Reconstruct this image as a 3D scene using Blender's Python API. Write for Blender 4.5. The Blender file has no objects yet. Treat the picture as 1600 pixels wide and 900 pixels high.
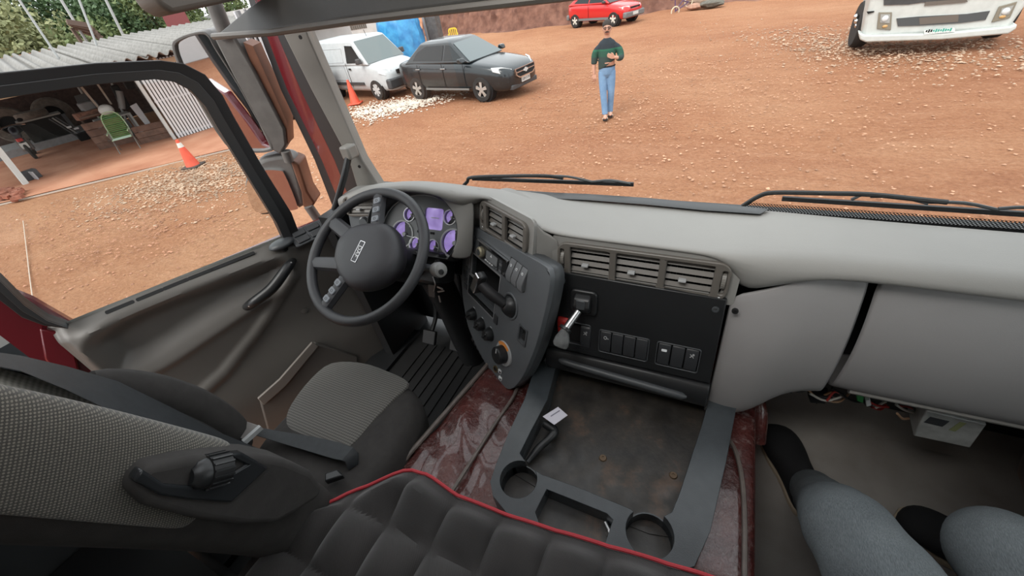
import bpy, bmesh, math, random
from mathutils import Vector, Matrix
from mathutils.geometry import delaunay_2d_cdt

# ------------------------------------------------------------------ camera
scene = bpy.context.scene
COL = scene.collection
RAD = math.radians
FPX = 622.0                       # focal length in pixels of the 1600x900 frame
CAM = Vector((0.0, 0.0, 2.74))    # eye height over the yard; x right, y ahead, z up


def cam_axes(yaw, pitch, roll):
    fw = Vector((-math.sin(yaw) * math.cos(pitch), math.cos(yaw) * math.cos(pitch), -math.sin(pitch)))
    rt = Vector((math.cos(yaw), math.sin(yaw), 0))
    dn = fw.cross(rt)
    r = rt * math.cos(roll) + dn * math.sin(roll)
    d = -rt * math.sin(roll) + dn * math.cos(roll)
    return r, d, fw


CR, CD, CF = cam_axes(RAD(31.2), RAD(38.0), RAD(10.36))
cam_data = bpy.data.cameras.new('camera')
cam_data.sensor_width = 36
cam_data.lens = FPX * 36 / 1600
cam_data.clip_start = 0.01
cam_data.clip_end = 400
cam = bpy.data.objects.new('camera', cam_data)
COL.objects.link(cam)
M3 = Matrix((CR, -CD, -CF)).transposed()
cam.matrix_world = Matrix.Translation(CAM) @ M3.to_4x4()
scene.camera = cam

# ------------------------------------------------------------------ sky and exposure
world = bpy.data.worlds.new('overcast_sky')
scene.world = world
world.use_nodes = True
wn = world.node_tree
wn.nodes.clear()
wo = wn.nodes.new('ShaderNodeOutputWorld')
wb = wn.nodes.new('ShaderNodeBackground')
wtc = wn.nodes.new('ShaderNodeTexCoord')
wnz = wn.nodes.new('ShaderNodeTexNoise')
wnz.inputs['Scale'].default_value = 2.5
wnz.inputs['Detail'].default_value = 5
wrp = wn.nodes.new('ShaderNodeValToRGB')
wrp.color_ramp.elements[0].position = .3
wrp.color_ramp.elements[0].color = (.80, .86, .92, 1)
wrp.color_ramp.elements[1].position = .7
wrp.color_ramp.elements[1].color = (1, 1, 1, 1)
wn.links.new(wtc.outputs['Generated'], wnz.inputs['Vector'])
wn.links.new(wnz.outputs['Fac'], wrp.inputs['Fac'])
wn.links.new(wrp.outputs['Color'], wb.inputs['Color'])
wb.inputs['Strength'].default_value = 1.0
wn.links.new(wb.outputs['Background'], wo.inputs['Surface'])

sun_d = bpy.data.lights.new('hazy_sun', 'SUN')
sun_d.energy = 1.3
sun_d.angle = RAD(35)
sun_d.color = (1, .97, .92)
sun = bpy.data.objects.new('hazy_sun', sun_d)
sun.rotation_euler = (RAD(38), RAD(-14), 0)
sun.location = (0, 0, 12)
COL.objects.link(sun)

vs = scene.view_settings
vs.view_transform = 'Standard'
vs.look = 'None'
vs.gamma = 1
vs.use_curve_mapping = False
vs.exposure = 1.1
scene.cycles.max_bounces = 8
scene.cycles.transparent_max_bounces = 16


# ------------------------------------------------------------------ points of the place
def ray(px, py):
    return CR * (px - 800) + CD * (py - 450) + CF * FPX


def az(px, py, z):
    d = ray(px, py)
    return CAM + d * ((z - CAM.z) / d.z)


def ax(px, py, x):
    d = ray(px, py)
    return CAM + d * ((x - CAM.x) / d.x)


def ay(px, py, y):
    d = ray(px, py)
    return CAM + d * ((y - CAM.y) / d.y)


def apl(px, py, p, n):
    d = ray(px, py)
    n = Vector(n)
    return CAM + d * ((Vector(p) - CAM).dot(n) / d.dot(n))


class Fr:
    """A flat frame: origin o, axes u (across), v (up the face), n (out of the face)."""

    def __init__(s, o, u, v):
        s.o = Vector(o)
        s.u = Vector(u).normalized()
        v = Vector(v)
        s.v = (v - s.u * s.u.dot(v)).normalized()
        s.n = s.u.cross(s.v)

    def p(s, a, b, c=0.0):
        return s.o + s.u * a + s.v * b + s.n * c

    def px(s, x, y, c=0.0):
        q = apl(x, y, s.o + s.n * c, s.n) - s.o
        return q.dot(s.u), q.dot(s.v)

    def at(s, a, b, c=0.0, rot=0.0):
        f = Fr(s.p(a, b, c), s.u * math.cos(rot) + s.v * math.sin(rot), -s.u * math.sin(rot) + s.v * math.cos(rot))
        return f


XY = Fr((0, 0, 0), (1, 0, 0), (0, 1, 0))


def V(*a):
    return Vector(a)


def rrect(w, h, r, n=4, cx=0, cy=0):
    r = min(r, w / 2 - 1e-5, h / 2 - 1e-5)
    out = []
    for sx, sy, a0 in ((1, 1, 0), (-1, 1, 90), (-1, -1, 180), (1, -1, 270)):
        for k in range(n + 1):
            a = RAD(a0 + 90 * k / n)
            out.append((cx + sx * (w / 2 - r) + r * math.cos(a), cy + sy * (h / 2 - r) + r * math.sin(a)))
    return out


def circ(r, n=20, cx=0, cy=0, ry=None):
    ry = ry or r
    return [(cx + r * math.cos(2 * math.pi * k / n), cy + ry * math.sin(2 * math.pi * k / n)) for k in range(n)]


def smooth_path(pts, n=6, closed=False):
    """Catmull-Rom through points."""
    P = [Vector(p) for p in pts]
    m = len(P)
    out = []
    segs = m if closed else m - 1
    for i in range(segs):
        p1, p2 = P[i % m], P[(i + 1) % m]
        p0 = P[(i - 1) % m] if closed or i > 0 else p1 * 2 - p2
        p3 = P[(i + 2) % m] if closed or i + 2 < m else p2 * 2 - p1
        for k in range(n):
            t = k / n
            out.append(((p1 * 2) + (p2 - p0) * t + (p0 * 2 - p1 * 5 + p2 * 4 - p3) * t * t + (p1 * 3 - p0 - p2 * 3 + p3) * t ** 3) * .5)
    if not closed:
        out.append(P[-1].copy())
    return out


def lerp_table(tab, x):
    """tab: rows (x, a, b, ...) sorted by x."""
    if x <= tab[0][0]:
        return tab[0][1:]
    for r0, r1 in zip(tab, tab[1:]):
        if x <= r1[0]:
            t = (x - r0[0]) / (r1[0] - r0[0])
            return tuple(a + (b - a) * t for a, b in zip(r0[1:], r1[1:]))
    return tab[-1][1:]


class MB:
    """Collects shapes; build() links them as one mesh object."""

    def __init__(s):
        s.v, s.f = [], []

    def add(s, vs, fs):
        k = len(s.v)
        s.v += [Vector(v) for v in vs]
        s.f += [[i + k for i in f] for f in fs]
        return s

    def box(s, c, size, R=None):
        hx, hy, hz = (d / 2 for d in size)
        vs = [Vector((x * hx, y * hy, z * hz)) for x in (-1, 1) for y in (-1, 1) for z in (-1, 1)]
        if R is not None:
            vs = [R @ v for v in vs]
        c = Vector(c)
        return s.add([v + c for v in vs], [(0, 1, 3, 2), (4, 6, 7, 5), (0, 4, 5, 1), (2, 3, 7, 6), (0, 2, 6, 4), (1, 5, 7, 3)])

    def fbox(s, fr, a, b, w, h, c0, c1):
        vs = [fr.p(a + i * w / 2, b + j * h / 2, c) for i in (-1, 1) for j in (-1, 1) for c in (c0, c1)]
        return s.add(vs, [(0, 1, 3, 2), (4, 6, 7, 5), (0, 4, 5, 1), (2, 3, 7, 6), (0, 2, 6, 4), (1, 5, 7, 3)])

    def bar(s, p, q, w, h, up=(0, 0, 1)):
        p, q = Vector(p), Vector(q)
        d = (q - p).normalized()
        a = d.cross(Vector(up)).normalized() * w / 2
        b = a.cross(d).normalized() * h / 2
        vs = [p - a - b, p + a - b, p + a + b, p - a + b, q - a - b, q + a - b, q + a + b, q - a + b]
        return s.add(vs, [(3, 2, 1, 0), (4, 5, 6, 7), (0, 1, 5, 4), (1, 2, 6, 5), (2, 3, 7, 6), (3, 0, 4, 7)])

    def loft(s, rings, caps=True, closed=True):
        n = len(rings[0])
        fs = []
        for i in range(len(rings) - 1):
            for j in range(n if closed else n - 1):
                k = (j + 1) % n
                fs.append((i * n + j, i * n + k, (i + 1) * n + k, (i + 1) * n + j))
        if caps and closed:
            fs.append(tuple(reversed(range(n))))
            fs.append(tuple((len(rings) - 1) * n + j for j in range(n)))
        return s.add([p for r in rings for p in r], fs)

    def grid(s, rows):
        return s.loft(rows, caps=False, closed=False)

    def tube(s, path, r, n=8, closed=False, flat=1.0, up=(0, 0, 1)):
        P = [Vector(p) for p in path]
        m = len(P)
        rad = r if isinstance(r, (list, tuple)) else [r] * m
        rings = []
        a = None
        for i, p in enumerate(P):
            if closed:
                t = P[(i + 1) % m] - P[i - 1]
            else:
                t = P[min(i + 1, m - 1)] - P[max(i - 1, 0)]
            t.normalize()
            if a is None or closed:
                u = Vector(up)
                if abs(t.dot(u)) > .95 * u.length:
                    u = Vector((1, 0, 0)) if abs(t.x) < .9 else Vector((0, 1, 0))
                a = t.cross(u).normalized()
            else:
                a = (a - t * a.dot(t)).normalized()
            b = a.cross(t)
            rings.append([p + a * (rad[i] * math.cos(2 * math.pi * k / n)) + b * (rad[i] * flat * math.sin(2 * math.pi * k / n)) for k in range(n)])
        if closed:
            rings.append(rings[0])
        return s.loft(rings, caps=not closed)

    def cyl(s, p, q, r, r2=None, n=16):
        return s.tube([p, q], [r, r if r2 is None else r2], n)

    def lathe(s, prof, fr, n=24):
        """prof: (radius, height along fr.n)."""
        rings = []
        for r, h in prof:
            r = max(r, 1e-5)
            rings.append([fr.p(r * math.cos(2 * math.pi * k / n), r * math.sin(2 * math.pi * k / n), h) for k in range(n)])
        return s.loft(rings, caps=prof[0] != prof[-1])

    def prism(s, pts, vec):
        vec = Vector(vec)
        return s.loft([[Vector(p) for p in pts], [Vector(p) + vec for p in pts]])

    def poly(s, fr, pts, c0, c1):
        return s.loft([[fr.p(a, b, c0) for a, b in pts], [fr.p(a, b, c1) for a, b in pts]])

    def ring(s, fr, outer, inner, c0, c1):
        """Frame between two loops with equal counts."""
        return s.loft([[fr.p(a, b, c0) for a, b in outer], [fr.p(a, b, c1) for a, b in outer],
                       [fr.p(a, b, c1) for a, b in inner], [fr.p(a, b, c0) for a, b in inner],
                       [fr.p(a, b, c0) for a, b in outer]], caps=False)

    def plate(s, fr, outer, holes, c0, c1):
        """Plate from depth c0 (back) to c1 (front) with through holes."""
        loops = [outer] + list(holes)
        co, ed = [], []
        for l in loops:
            k0, m = len(co), len(l)
            co += [Vector((a, b)) for a, b in l]
            ed += [(k0 + j, k0 + (j + 1) % m) for j in range(m)]
        vs, _, fs = delaunay_2d_cdt(co, ed, [], 0, 1e-6)[:3]

        def inside(p, poly):
            r = False
            for i in range(len(poly)):
                (x1, y1), (x2, y2) = poly[i - 1], poly[i]
                if (y1 > p.y) != (y2 > p.y) and p.x < (x2 - x1) * (p.y - y1) / (y2 - y1) + x1:
                    r = not r
            return r

        k, n = len(s.v), len(vs)
        s.v += [fr.p(v.x, v.y, c1) for v in vs] + [fr.p(v.x, v.y, c0) for v in vs]
        cnt = {}
        for t in fs:
            g = sum((vs[i] for i in t), Vector((0, 0))) / len(t)
            if not inside(g, outer) or any(inside(g, h) for h in holes):
                continue
            s.f.append([k + i for i in t])
            s.f.append([k + n + i for i in reversed(t)])
            for i in range(len(t)):
                e = (t[i - 1], t[i])
                if (e[1], e[0]) in cnt:
                    cnt.pop((e[1], e[0]))
                else:
                    cnt[e] = 1
        for a, b in cnt:
            s.f.append([k + n + a, k + n + b, k + b, k + a])
        return s

    def sphere(s, c, r, R=None, n=16, m=10):
        c = Vector(c)
        rr = r if isinstance(r, (list, tuple)) else (r, r, r)
        rings = []
        for i in range(m + 1):
            t = math.pi * i / m
            ring = []
            for k in range(n):
                p = 2 * math.pi * k / n
                q = Vector((rr[0] * math.sin(t) * math.cos(p), rr[1] * math.sin(t) * math.sin(p), -rr[2] * math.cos(t)))
                ring.append(c + (R @ q if R is not None else q))
            rings.append(ring)
        return s.loft(rings)

    def build(s, name, mat, parent=None, local=False, smooth=True, bevel=0, seg=2, sub=0, solid=0, angle=40, kind=None, label=None):
        off = Vector((0, 0, 0))
        if parent is not None and not local:
            q = parent
            while q is not None:
                off += q.location
                q = q.parent
        me = bpy.data.meshes.new(name)
        me.from_pydata([tuple(v - off) for v in s.v], [], s.f)
        bm = bmesh.new()
        bm.from_mesh(me)
        bmesh.ops.remove_doubles(bm, verts=bm.verts, dist=1e-5)
        bmesh.ops.recalc_face_normals(bm, faces=bm.faces)
        bm.to_mesh(me)
        bm.free()
        me.validate()
        o = bpy.data.objects.new(name, me)
        COL.objects.link(o)
        if mat:
            me.materials.append(mat)
        if parent is not None:
            o.parent = parent
        if smooth:
            me.shade_smooth()
            if not sub:
                me.set_sharp_from_angle(angle=RAD(angle))
        if solid:
            m = o.modifiers.new('thickness', 'SOLIDIFY')
            m.thickness = solid
            m.offset = 0
        if bevel:
            m = o.modifiers.new('edge', 'BEVEL')
            m.width = bevel
            m.segments = seg
            m.limit_method = 'ANGLE'
            m.angle_limit = RAD(35)
        if sub:
            m = o.modifiers.new('smooth', 'SUBSURF')
            m.levels = sub
            m.render_levels = sub
        if kind:
            o['kind'] = kind
        if label:
            o['label'] = label
        return o


def thing(name, label, cat, loc=(0, 0, 0), rotz=0, group=None, kind=None):
    o = bpy.data.objects.new(name, None)
    o.empty_display_size = .05
    COL.objects.link(o)
    o.location = loc
    o.rotation_euler = (0, 0, rotz)
    tag(o, label, cat, group, kind)
    return o


def tag(o, label=None, cat=None, group=None, kind=None):
    if label:
        o['label'] = label
    if cat:
        o['category'] = cat
    if group:
        o['group'] = group
    if kind:
        o['kind'] = kind
    return o


def copy_tree(o, parent=None):
    c = o.copy()
    COL.objects.link(c)
    c.parent = parent
    for ch in list(o.children):
        copy_tree(ch, c)
    return c


def text_part(txt, fr, size, mat, parent, name='lettering', ext=.0006, align='CENTER'):
    cu = bpy.data.curves.new(name, 'FONT')
    cu.body = txt
    cu.size = size
    cu.extrude = ext
    cu.align_x = align
    cu.align_y = 'CENTER'
    tmp = bpy.data.objects.new(name, cu)
    COL.objects.link(tmp)
    dg = bpy.context.evaluated_depsgraph_get()
    me = bpy.data.meshes.new_from_object(tmp.evaluated_get(dg))
    bpy.data.objects.remove(tmp)
    off = Vector((0, 0, 0))
    q = parent
    if q is not None and getattr(fr, 'world', True):
        while q is not None:
            off += q.location
            q = q.parent
    for v in me.vertices:
        v.co = fr.p(v.co.x, v.co.y, v.co.z) - off
    o = bpy.data.objects.new(name, me)
    COL.objects.link(o)
    me.materials.clear()
    me.materials.append(mat)
    o.parent = parent
    return o


# ------------------------------------------------------------------ materials
MATS = {}


def nodes_of(name):
    m = bpy.data.materials.new(name)
    m.use_nodes = True
    nt = m.node_tree
    b = nt.nodes['Principled BSDF']
    MATS[name] = m
    return m, nt, b


def coords(nt, scale=(1, 1, 1), rot=(0, 0, 0), kind='Object'):
    tc = nt.nodes.new('ShaderNodeTexCoord')
    mp = nt.nodes.new('ShaderNodeMapping')
    mp.inputs['Scale'].default_value = scale
    mp.inputs['Rotation'].default_value = rot
    nt.links.new(tc.outputs[kind], mp.inputs['Vector'])
    return mp.outputs['Vector']


def noise(nt, vec, scale, detail=4, rough=.55, dist=0):
    n = nt.nodes.new('ShaderNodeTexNoise')
    n.inputs['Scale'].default_value = scale
    n.inputs['Detail'].default_value = detail
    n.inputs['Roughness'].default_value = rough
    n.inputs['Distortion'].default_value = dist
    nt.links.new(vec, n.inputs['Vector'])
    return n.outputs['Fac']


def ramp(nt, fac, stops):
    r = nt.nodes.new('ShaderNodeValToRGB')
    e = r.color_ramp.elements
    while len(e) < len(stops):
        e.new(.5)
    for k, (p, c) in enumerate(stops):
        e[k].position = p
        e[k].color = (*c, 1) if len(c) == 3 else c
    nt.links.new(fac, r.inputs['Fac'])
    return r.outputs['Color']


def mixc(nt, fac, a, b, mode='MIX'):
    m = nt.nodes.new('ShaderNodeMix')
    m.data_type = 'RGBA'
    m.blend_type = mode
    for sock, val in ((m.inputs['Factor'], fac), (m.inputs[6], a), (m.inputs[7], b)):
        if isinstance(val, (float, int)):
            sock.default_value = val
        elif isinstance(val, tuple):
            sock.default_value = (*val, 1)
        else:
            nt.links.new(val, sock)
    return m.outputs[2]


def bump(nt, b, height, strength, dist=.002):
    n = nt.nodes.new('ShaderNodeBump')
    n.inputs['Strength'].default_value = strength
    n.inputs['Distance'].default_value = dist
    nt.links.new(height, n.inputs['Height'])
    nt.links.new(n.outputs['Normal'], b.inputs['Normal'])


def mat(name, col, rough=.5, metal=0, var=0.0, vscale=8, grain=0, gscale=400, spec=.5, coat=0, col2=None):
    """Plain surface: a colour, slight cloudy variation, optional fine grain relief."""
    if name in MATS:
        return MATS[name]
    m, nt, b = nodes_of(name)
    b.inputs['Base Color'].default_value = (*col, 1)
    b.inputs['Roughness'].default_value = rough
    b.inputs['Metallic'].default_value = metal
    b.inputs['Specular IOR Level'].default_value = spec
    if coat:
        b.inputs['Coat Weight'].default_value = coat
        b.inputs['Coat Roughness'].default_value = .05
    if var or grain or col2:
        vec = coords(nt)
        if var or col2:
            f = noise(nt, vec, vscale, 5)
            c2 = col2 or tuple(min(1, c * (1 + var)) for c in col)
            c1 = col if col2 else tuple(c * (1 - var) for c in col)
            nt.links.new(ramp(nt, f, [(.35, c1), (.65, c2)]), b.inputs['Base Color'])
        if grain:
            bump(nt, b, noise(nt, vec, gscale, 2), grain, .001)
    return m


def glass(name, tint=(.95, .97, .96), refl=.55):
    m, nt, b = nodes_of(name)
    out = nt.nodes['Material Output']
    nt.nodes.remove(b)
    t = nt.nodes.new('ShaderNodeBsdfTransparent')
    t.inputs['Color'].default_value = (*tint, 1)
    g = nt.nodes.new('ShaderNodeBsdfGlossy')
    g.inputs['Roughness'].default_value = .02
    g.inputs['Color'].default_value = (refl, refl, refl, 1)
    lw = nt.nodes.new('ShaderNodeLayerWeight')
    lw.inputs['Blend'].default_value = .5
    pw = nt.nodes.new('ShaderNodeMath')
    pw.operation = 'POWER'
    pw.inputs[1].default_value = 5
    ml = nt.nodes.new('ShaderNodeMath')
    ml.operation = 'MULTIPLY_ADD'
    ml.inputs[1].default_value = .9
    ml.inputs[2].default_value = .05
    nt.links.new(lw.outputs['Facing'], pw.inputs[0])
    nt.links.new(pw.outputs[0], ml.inputs[0])
    mx = nt.nodes.new('ShaderNodeMixShader')
    nt.links.new(ml.outputs[0], mx.inputs['Fac'])
    nt.links.new(t.outputs['BSDF'], mx.inputs[1])
    nt.links.new(g.outputs['BSDF'], mx.inputs[2])
    nt.links.new(mx.outputs['Shader'], out.inputs['Surface'])
    return m


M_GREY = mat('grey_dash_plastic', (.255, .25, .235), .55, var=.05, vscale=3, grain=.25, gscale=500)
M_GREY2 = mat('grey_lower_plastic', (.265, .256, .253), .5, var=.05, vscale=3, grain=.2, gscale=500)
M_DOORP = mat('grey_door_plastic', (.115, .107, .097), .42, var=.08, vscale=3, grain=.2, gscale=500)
M_DARKP = mat('charcoal_plastic', (.055, .06, .064), .42, var=.1, grain=.15, gscale=600)
M_BLACK = mat('black_plastic', (.016, .017, .018), .38, var=.1, grain=.1, gscale=600)
M_DEEP = mat('black_cavity', (.004, .004, .0045), .8)
M_RUBBER = mat('black_rubber', (.012, .012, .013), .55, grain=.1)
M_STACK = mat('slate_grey_plastic', (.10, .108, .115), .4, var=.06, grain=.15, gscale=600)
M_VENT = mat('taupe_vent_plastic', (.125, .114, .10), .36, var=.05)
M_SWITCH = mat('soft_black_switch', (.03, .032, .035), .45)
M_SWITCH2 = mat('grey_switch', (.13, .135, .14), .42)
M_CHROME = mat('chrome', (.75, .75, .75), .12, metal=1)
M_STEEL = mat('brushed_steel', (.5, .5, .5), .35, metal=1, var=.1)
M_SILVER = mat('silver_plastic', (.42, .43, .43), .35, var=.08)
M_WHITE = mat('white_print', (.75, .77, .78), .5)
M_ORANGE = mat('orange_print', (.75, .28, .06), .5)
M_REDP = mat('red_plastic', (.5, .03, .025), .4)
M_REDPAINT = mat('maroon_body_paint', (.13, .008, .014), .2, coat=.6)
M_GLASS = glass('window_glass')
M_GAUGEGLASS = glass('gauge_glass', (.95, .95, .97))
M_MIRROR = mat('mirror_glass', (.82, .84, .85), .02, metal=1)

# ================================================================== the yard (ground)
def dirt_material():
    m, nt, b = nodes_of('red_dirt')
    vec = coords(nt)
    big = noise(nt, vec, .13, 4, .55, .4)
    mid = noise(nt, coords(nt, (1, 1.6, 1), (0, 0, RAD(20))), .8, 8, .68, .5)
    streak = noise(nt, coords(nt, (.55, 2.4, 1), (0, 0, RAD(14))), 1.6, 8, .72, .7)
    fine = noise(nt, vec, 17, 7, .72)
    speck = noise(nt, vec, 95, 3, .6)
    c = ramp(nt, mid, [(.32, (0.294, 0.119, 0.063)), (.5, (0.452, 0.215, 0.113)), (.68, (0.588, 0.333, 0.198))])
    c = mixc(nt, .5, c, ramp(nt, streak, [(.34, (0.249, 0.096, 0.051)), (.5, (0.463, 0.220, 0.115)), (.66, (0.633, 0.373, 0.226))]))
    c = mixc(nt, .5, c, ramp(nt, big, [(.36, (0.305, 0.099, 0.051)), (.5, (0.452, 0.203, 0.107)), (.62, (0.610, 0.339, 0.198))]))
    c = mixc(nt, .32, c, ramp(nt, fine, [(.34, (0.192, 0.075, 0.043)), (.52, (0.475, 0.226, 0.122)), (.72, (0.701, 0.452, 0.305))]))
    c = mixc(nt, ramp(nt, speck, [(.68, (0, 0, 0)), (.76, (.5, .5, .5))]), c, (0.701, 0.520, 0.384))
    nt.links.new(c, b.inputs['Base Color'])
    b.inputs['Roughness'].default_value = .95
    b.inputs['Specular IOR Level'].default_value = .15
    h = mixc(nt, .5, mixc(nt, .5, mid, streak), fine)
    bump(nt, b, h, 1.0, .16)
    return m


M_DIRT = dirt_material()
rnd = random.Random(5)
g = MB()
NX, NY = 90, 90
rows = []
for j in range(NY + 1):
    y = -25 + 95 * j / NY
    row = []
    for i in range(NX + 1):
        x = -70 + 110 * i / NX
        z = .02 * math.sin(x * 1.7 + y) + .015 * math.sin(y * 2.3 - x * .6) + (rnd.random() - .5) * .02
        row.append(V(x, y, z - .02))
    rows.append(row)
g.grid(rows)
ground = g.build('ground', M_DIRT)
tag(ground, 'red dirt yard before the truck', kind='structure')
# cut earth bank at the far side
bk_rows = []
BASE = [(-21, 28.5), (-15.6, 26.6), (-12, 25.6), (-8, 25.6), (-5, 26.2), (-2.5, 27.4), (0, 27), (4, 24.5), (9, 22.5), (20, 22)]
TOPZ = [(-21, 2.4), (-15.6, 2.4), (-8, 2.2), (-4, 1.9), (0, 1.3), (4, 1.0), (20, 1.0)]
for i in range(151):
    x = -21 + 39 * i / 150
    y0 = lerp_table(BASE, x)[0]
    zt = lerp_table(TOPZ, x)[0]
    row = [V(x, y0 - .5, -.05)]
    for j in range(15):
        t = j / 14
        gro = .12 * math.sin(x * 9 + 2 * math.sin(x * 2.3)) + .2 * (rnd.random() - .5)
        row.append(V(x + .1 * (rnd.random() - .5), y0 + (.9 if x < -3 else 2.4) * t ** .8 + gro * math.sin(math.pi * t), zt * t + .08 * (rnd.random() - .5) * (t > 0)))
    row.append(V(x, y0 + 14, zt + .5))
    bk_rows.append(row)
M_BANK = mat('dark_red_earth', (.115, .05, .035), .95, col2=(.235, .115, .08), vscale=2.2, grain=.6, gscale=9)
bk_hill = MB().grid(bk_rows).build('earth_hill', M_BANK)
tag(bk_hill, 'cut bank of dark red earth at the far side of the yard', kind='structure')

# ================================================================== the cab shell
FLOOR = 1.28
M_MAT = mat('worn_floor_mat', (.23, .205, .185), .7, col2=(.31, .285, .26), vscale=5, grain=.3, gscale=250)
M_DMAT = mat('black_ribbed_mat', (.012, .012, .012), .6, var=.2)
M_LINER = mat('pale_roof_lining', (.55, .54, .51), .9)
floor = thing('floor', 'worn grey brown cab floor', None, (0, 0, FLOOR), kind='structure')
MB().box((-.2, .15, FLOOR - .03), (2.36, 2.3, .06)).build('floor_slab', M_BLACK, floor)
fm = MB()
fm.grid([[V(.24, .0, FLOOR + .004), V(.6, .0, FLOOR + .004), V(.998, .0, FLOOR + .004)],
         [V(.24, 1.02, FLOOR + .006), V(.6, 1.02, FLOOR + .006), V(.998, 1.02, FLOOR + .006)],
         [V(.24, 1.14, FLOOR + .03), V(.6, 1.14, FLOOR + .03), V(.998, 1.14, FLOOR + .03)],
         [V(.24, 1.22, FLOOR + .16), V(.6, 1.22, FLOOR + .16), V(.998, 1.22, FLOOR + .16)],
         [V(.24, 1.25, FLOOR + .55), V(.6, 1.25, FLOOR + .55), V(.998, 1.25, FLOOR + .55)]])
fm.build('footwell_lining', M_MAT, floor, solid=.006)
dm = MB().box((-1.0, .62, FLOOR + .006), (.72, 1.0, .012))
dmo = dm.build('rubber_mat', M_DMAT, floor)
for k in range(12):
    MB().bar(V(-1.2 + k * .05, .35, FLOOR + .015), V(-1.2 + k * .05, 1.05, FLOOR + .015), .012, .008).build('rib', M_DMAT, dmo)
# front bulkhead, cab side on the passenger side, back wall, roof
wf = MB().box((-.17, 1.21, 1.72), (2.44, .03, .78)).build('wall_front', M_BLACK)
tag(wf, 'dark bulkhead behind the dashboard', kind='structure')
wr = thing('wall_right', 'passenger side cab wall', None, (.99, 0, FLOOR), kind='structure')
w = MB()
fw_ = Fr((1.0, 0, 0), (0, -1, 0), (0, 0, 1))
w.plate(fw_, [(1.3, 1.28), (1.3, 3.3), (-1.2, 3.3), (-1.2, 1.28)], [[(.25, 2.1), (-.85, 2.05), (-.85, 2.72), (.25, 2.72)]], -.06, .0)
w.build('side_panel', M_DOORP, wr)
MB().box((1.02, .3, 2.39), (.005, 1.1, .68)).build('pane', M_GLASS, wr)
wb_ = MB().box((-.2, -1.28, 2.3), (2.4, .05, 2.1)).build('wall_back', M_LINER)
tag(wb_, 'cab back wall behind the bunk', kind='structure')
wl = thing('wall_left', 'dark cab wall behind the driver door', None, (-1.4, -.6, FLOOR), kind='structure')
MB().box((-1.4, -.61, 1.75), (.06, 1.34, 1.0)).build('lower_panel', M_DARKP, wl)
MB().box((-1.4, -.61, 2.8), (.06, 1.34, 1.1)).build('upper_panel', M_LINER, wl)
kp = MB().box((-1.345, 1.06, 1.68), (.05, .3, .84)).build('trim_3', M_BLACK)
tag(kp, 'dark kick panel beside the pedals', kind='structure')
sl_ = MB().box((-1.36, .5, FLOOR - .02), (.14, 1.2, .1)).build('sill', M_BLACK)
tag(sl_, 'black door sill below the open door', kind='structure')
ce = MB()
ce.plate(Fr((0, 0, 3.3), (1, 0, 0), (0, 1, 0)), [(-1.42, -1.3), (1.02, -1.3), (1.02, 1.0), (-1.42, 1.0)],
         [rrect(1.0, .9, .06, cx=-.3, cy=.25)], 0, .05)  # unseen hatch opening, added to let sky light into the cab
ceo = ce.build('ceiling', M_LINER)
tag(ceo, 'pale roof lining with an unseen hatch added to let light in', kind='structure')

# windscreen
WSY0, WSY1 = 1.172, 1.135


def ws(x, z):
    t = (z - 2.1) / .85
    return V(x, WSY0 + (WSY1 - WSY0) * t - .02 * ((x + .17) / 1.15) ** 2, z)


win = thing('window_1', 'wide clear windscreen', None, (-.17, 1.15, 2.1), kind='structure')
wm = MB()
wm.grid([[ws(-1.31 + 2.28 * i / 16, 2.1 + .85 * j / 6) for i in range(17)] for j in range(7)])
wm.build('pane', M_GLASS, win)
# black printed edge with dots along the bottom
mfr, nt, b = nodes_of('dotted_black_print')
b.inputs['Base Color'].default_value = (.01, .01, .01, 1)
b.inputs['Roughness'].default_value = .5
tcg = nt.nodes.new('ShaderNodeTexCoord')
sx = nt.nodes.new('ShaderNodeSeparateXYZ')
nt.links.new(tcg.outputs['Object'], sx.inputs[0])


def math_node(nt, op, a, b_):
    n = nt.nodes.new('ShaderNodeMath')
    n.operation = op
    for i, v in enumerate((a, b_)):
        if isinstance(v, (int, float)):
            n.inputs[i].default_value = v
        else:
            nt.links.new(v, n.inputs[i])
    return n.outputs[0]


wave_x = math_node(nt, 'SINE', math_node(nt, 'MULTIPLY', sx.outputs[0], 900.), 0)
wave_z = math_node(nt, 'SINE', math_node(nt, 'MULTIPLY', sx.outputs[2], 900.), 0)
nt.links.new(math_node(nt, 'GREATER_THAN', math_node(nt, 'MULTIPLY', wave_x, wave_z), -.05), b.inputs['Alpha'])
fr_m = MB()
fr_m.grid([[ws(-1.3 + 2.26 * i / 16, z) - V(0, .004, 0) for i in range(17)] for z in (2.1, 2.128)])
fr_m.build('edge_print', M_RUBBER, win)
fr_m = MB()
fr_m.grid([[ws(.1 + .86 * i / 10, z) - V(0, .004, 0) for i in range(11)] for z in (2.128, 2.15)])
fr_m.build('dotted_print', mfr, win)

# ------------------------------------------------------------------ A pillar
def strip(name, m, L, Rr, yl, yr, thick, parent, **kw):
    """Strip whose edges run through points given at heights; L, Rr lists of picture points with their depth."""
    pl = [ay(x, y, yl) for x, y in L]
    pr = [ay(x, y, yr) for x, y in Rr]
    b_ = MB()
    nrm = (pr[0] - pl[0]).cross(pl[-1] - pl[0]).normalized()
    if nrm.y > 0:
        nrm = -nrm
    rings = []
    for p, q in zip(pl, pr):
        rings.append([p, q, q - nrm * thick, p - nrm * thick])
    b_.loft(rings)
    return b_.build(name, m, parent, bevel=.004, **kw)


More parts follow.
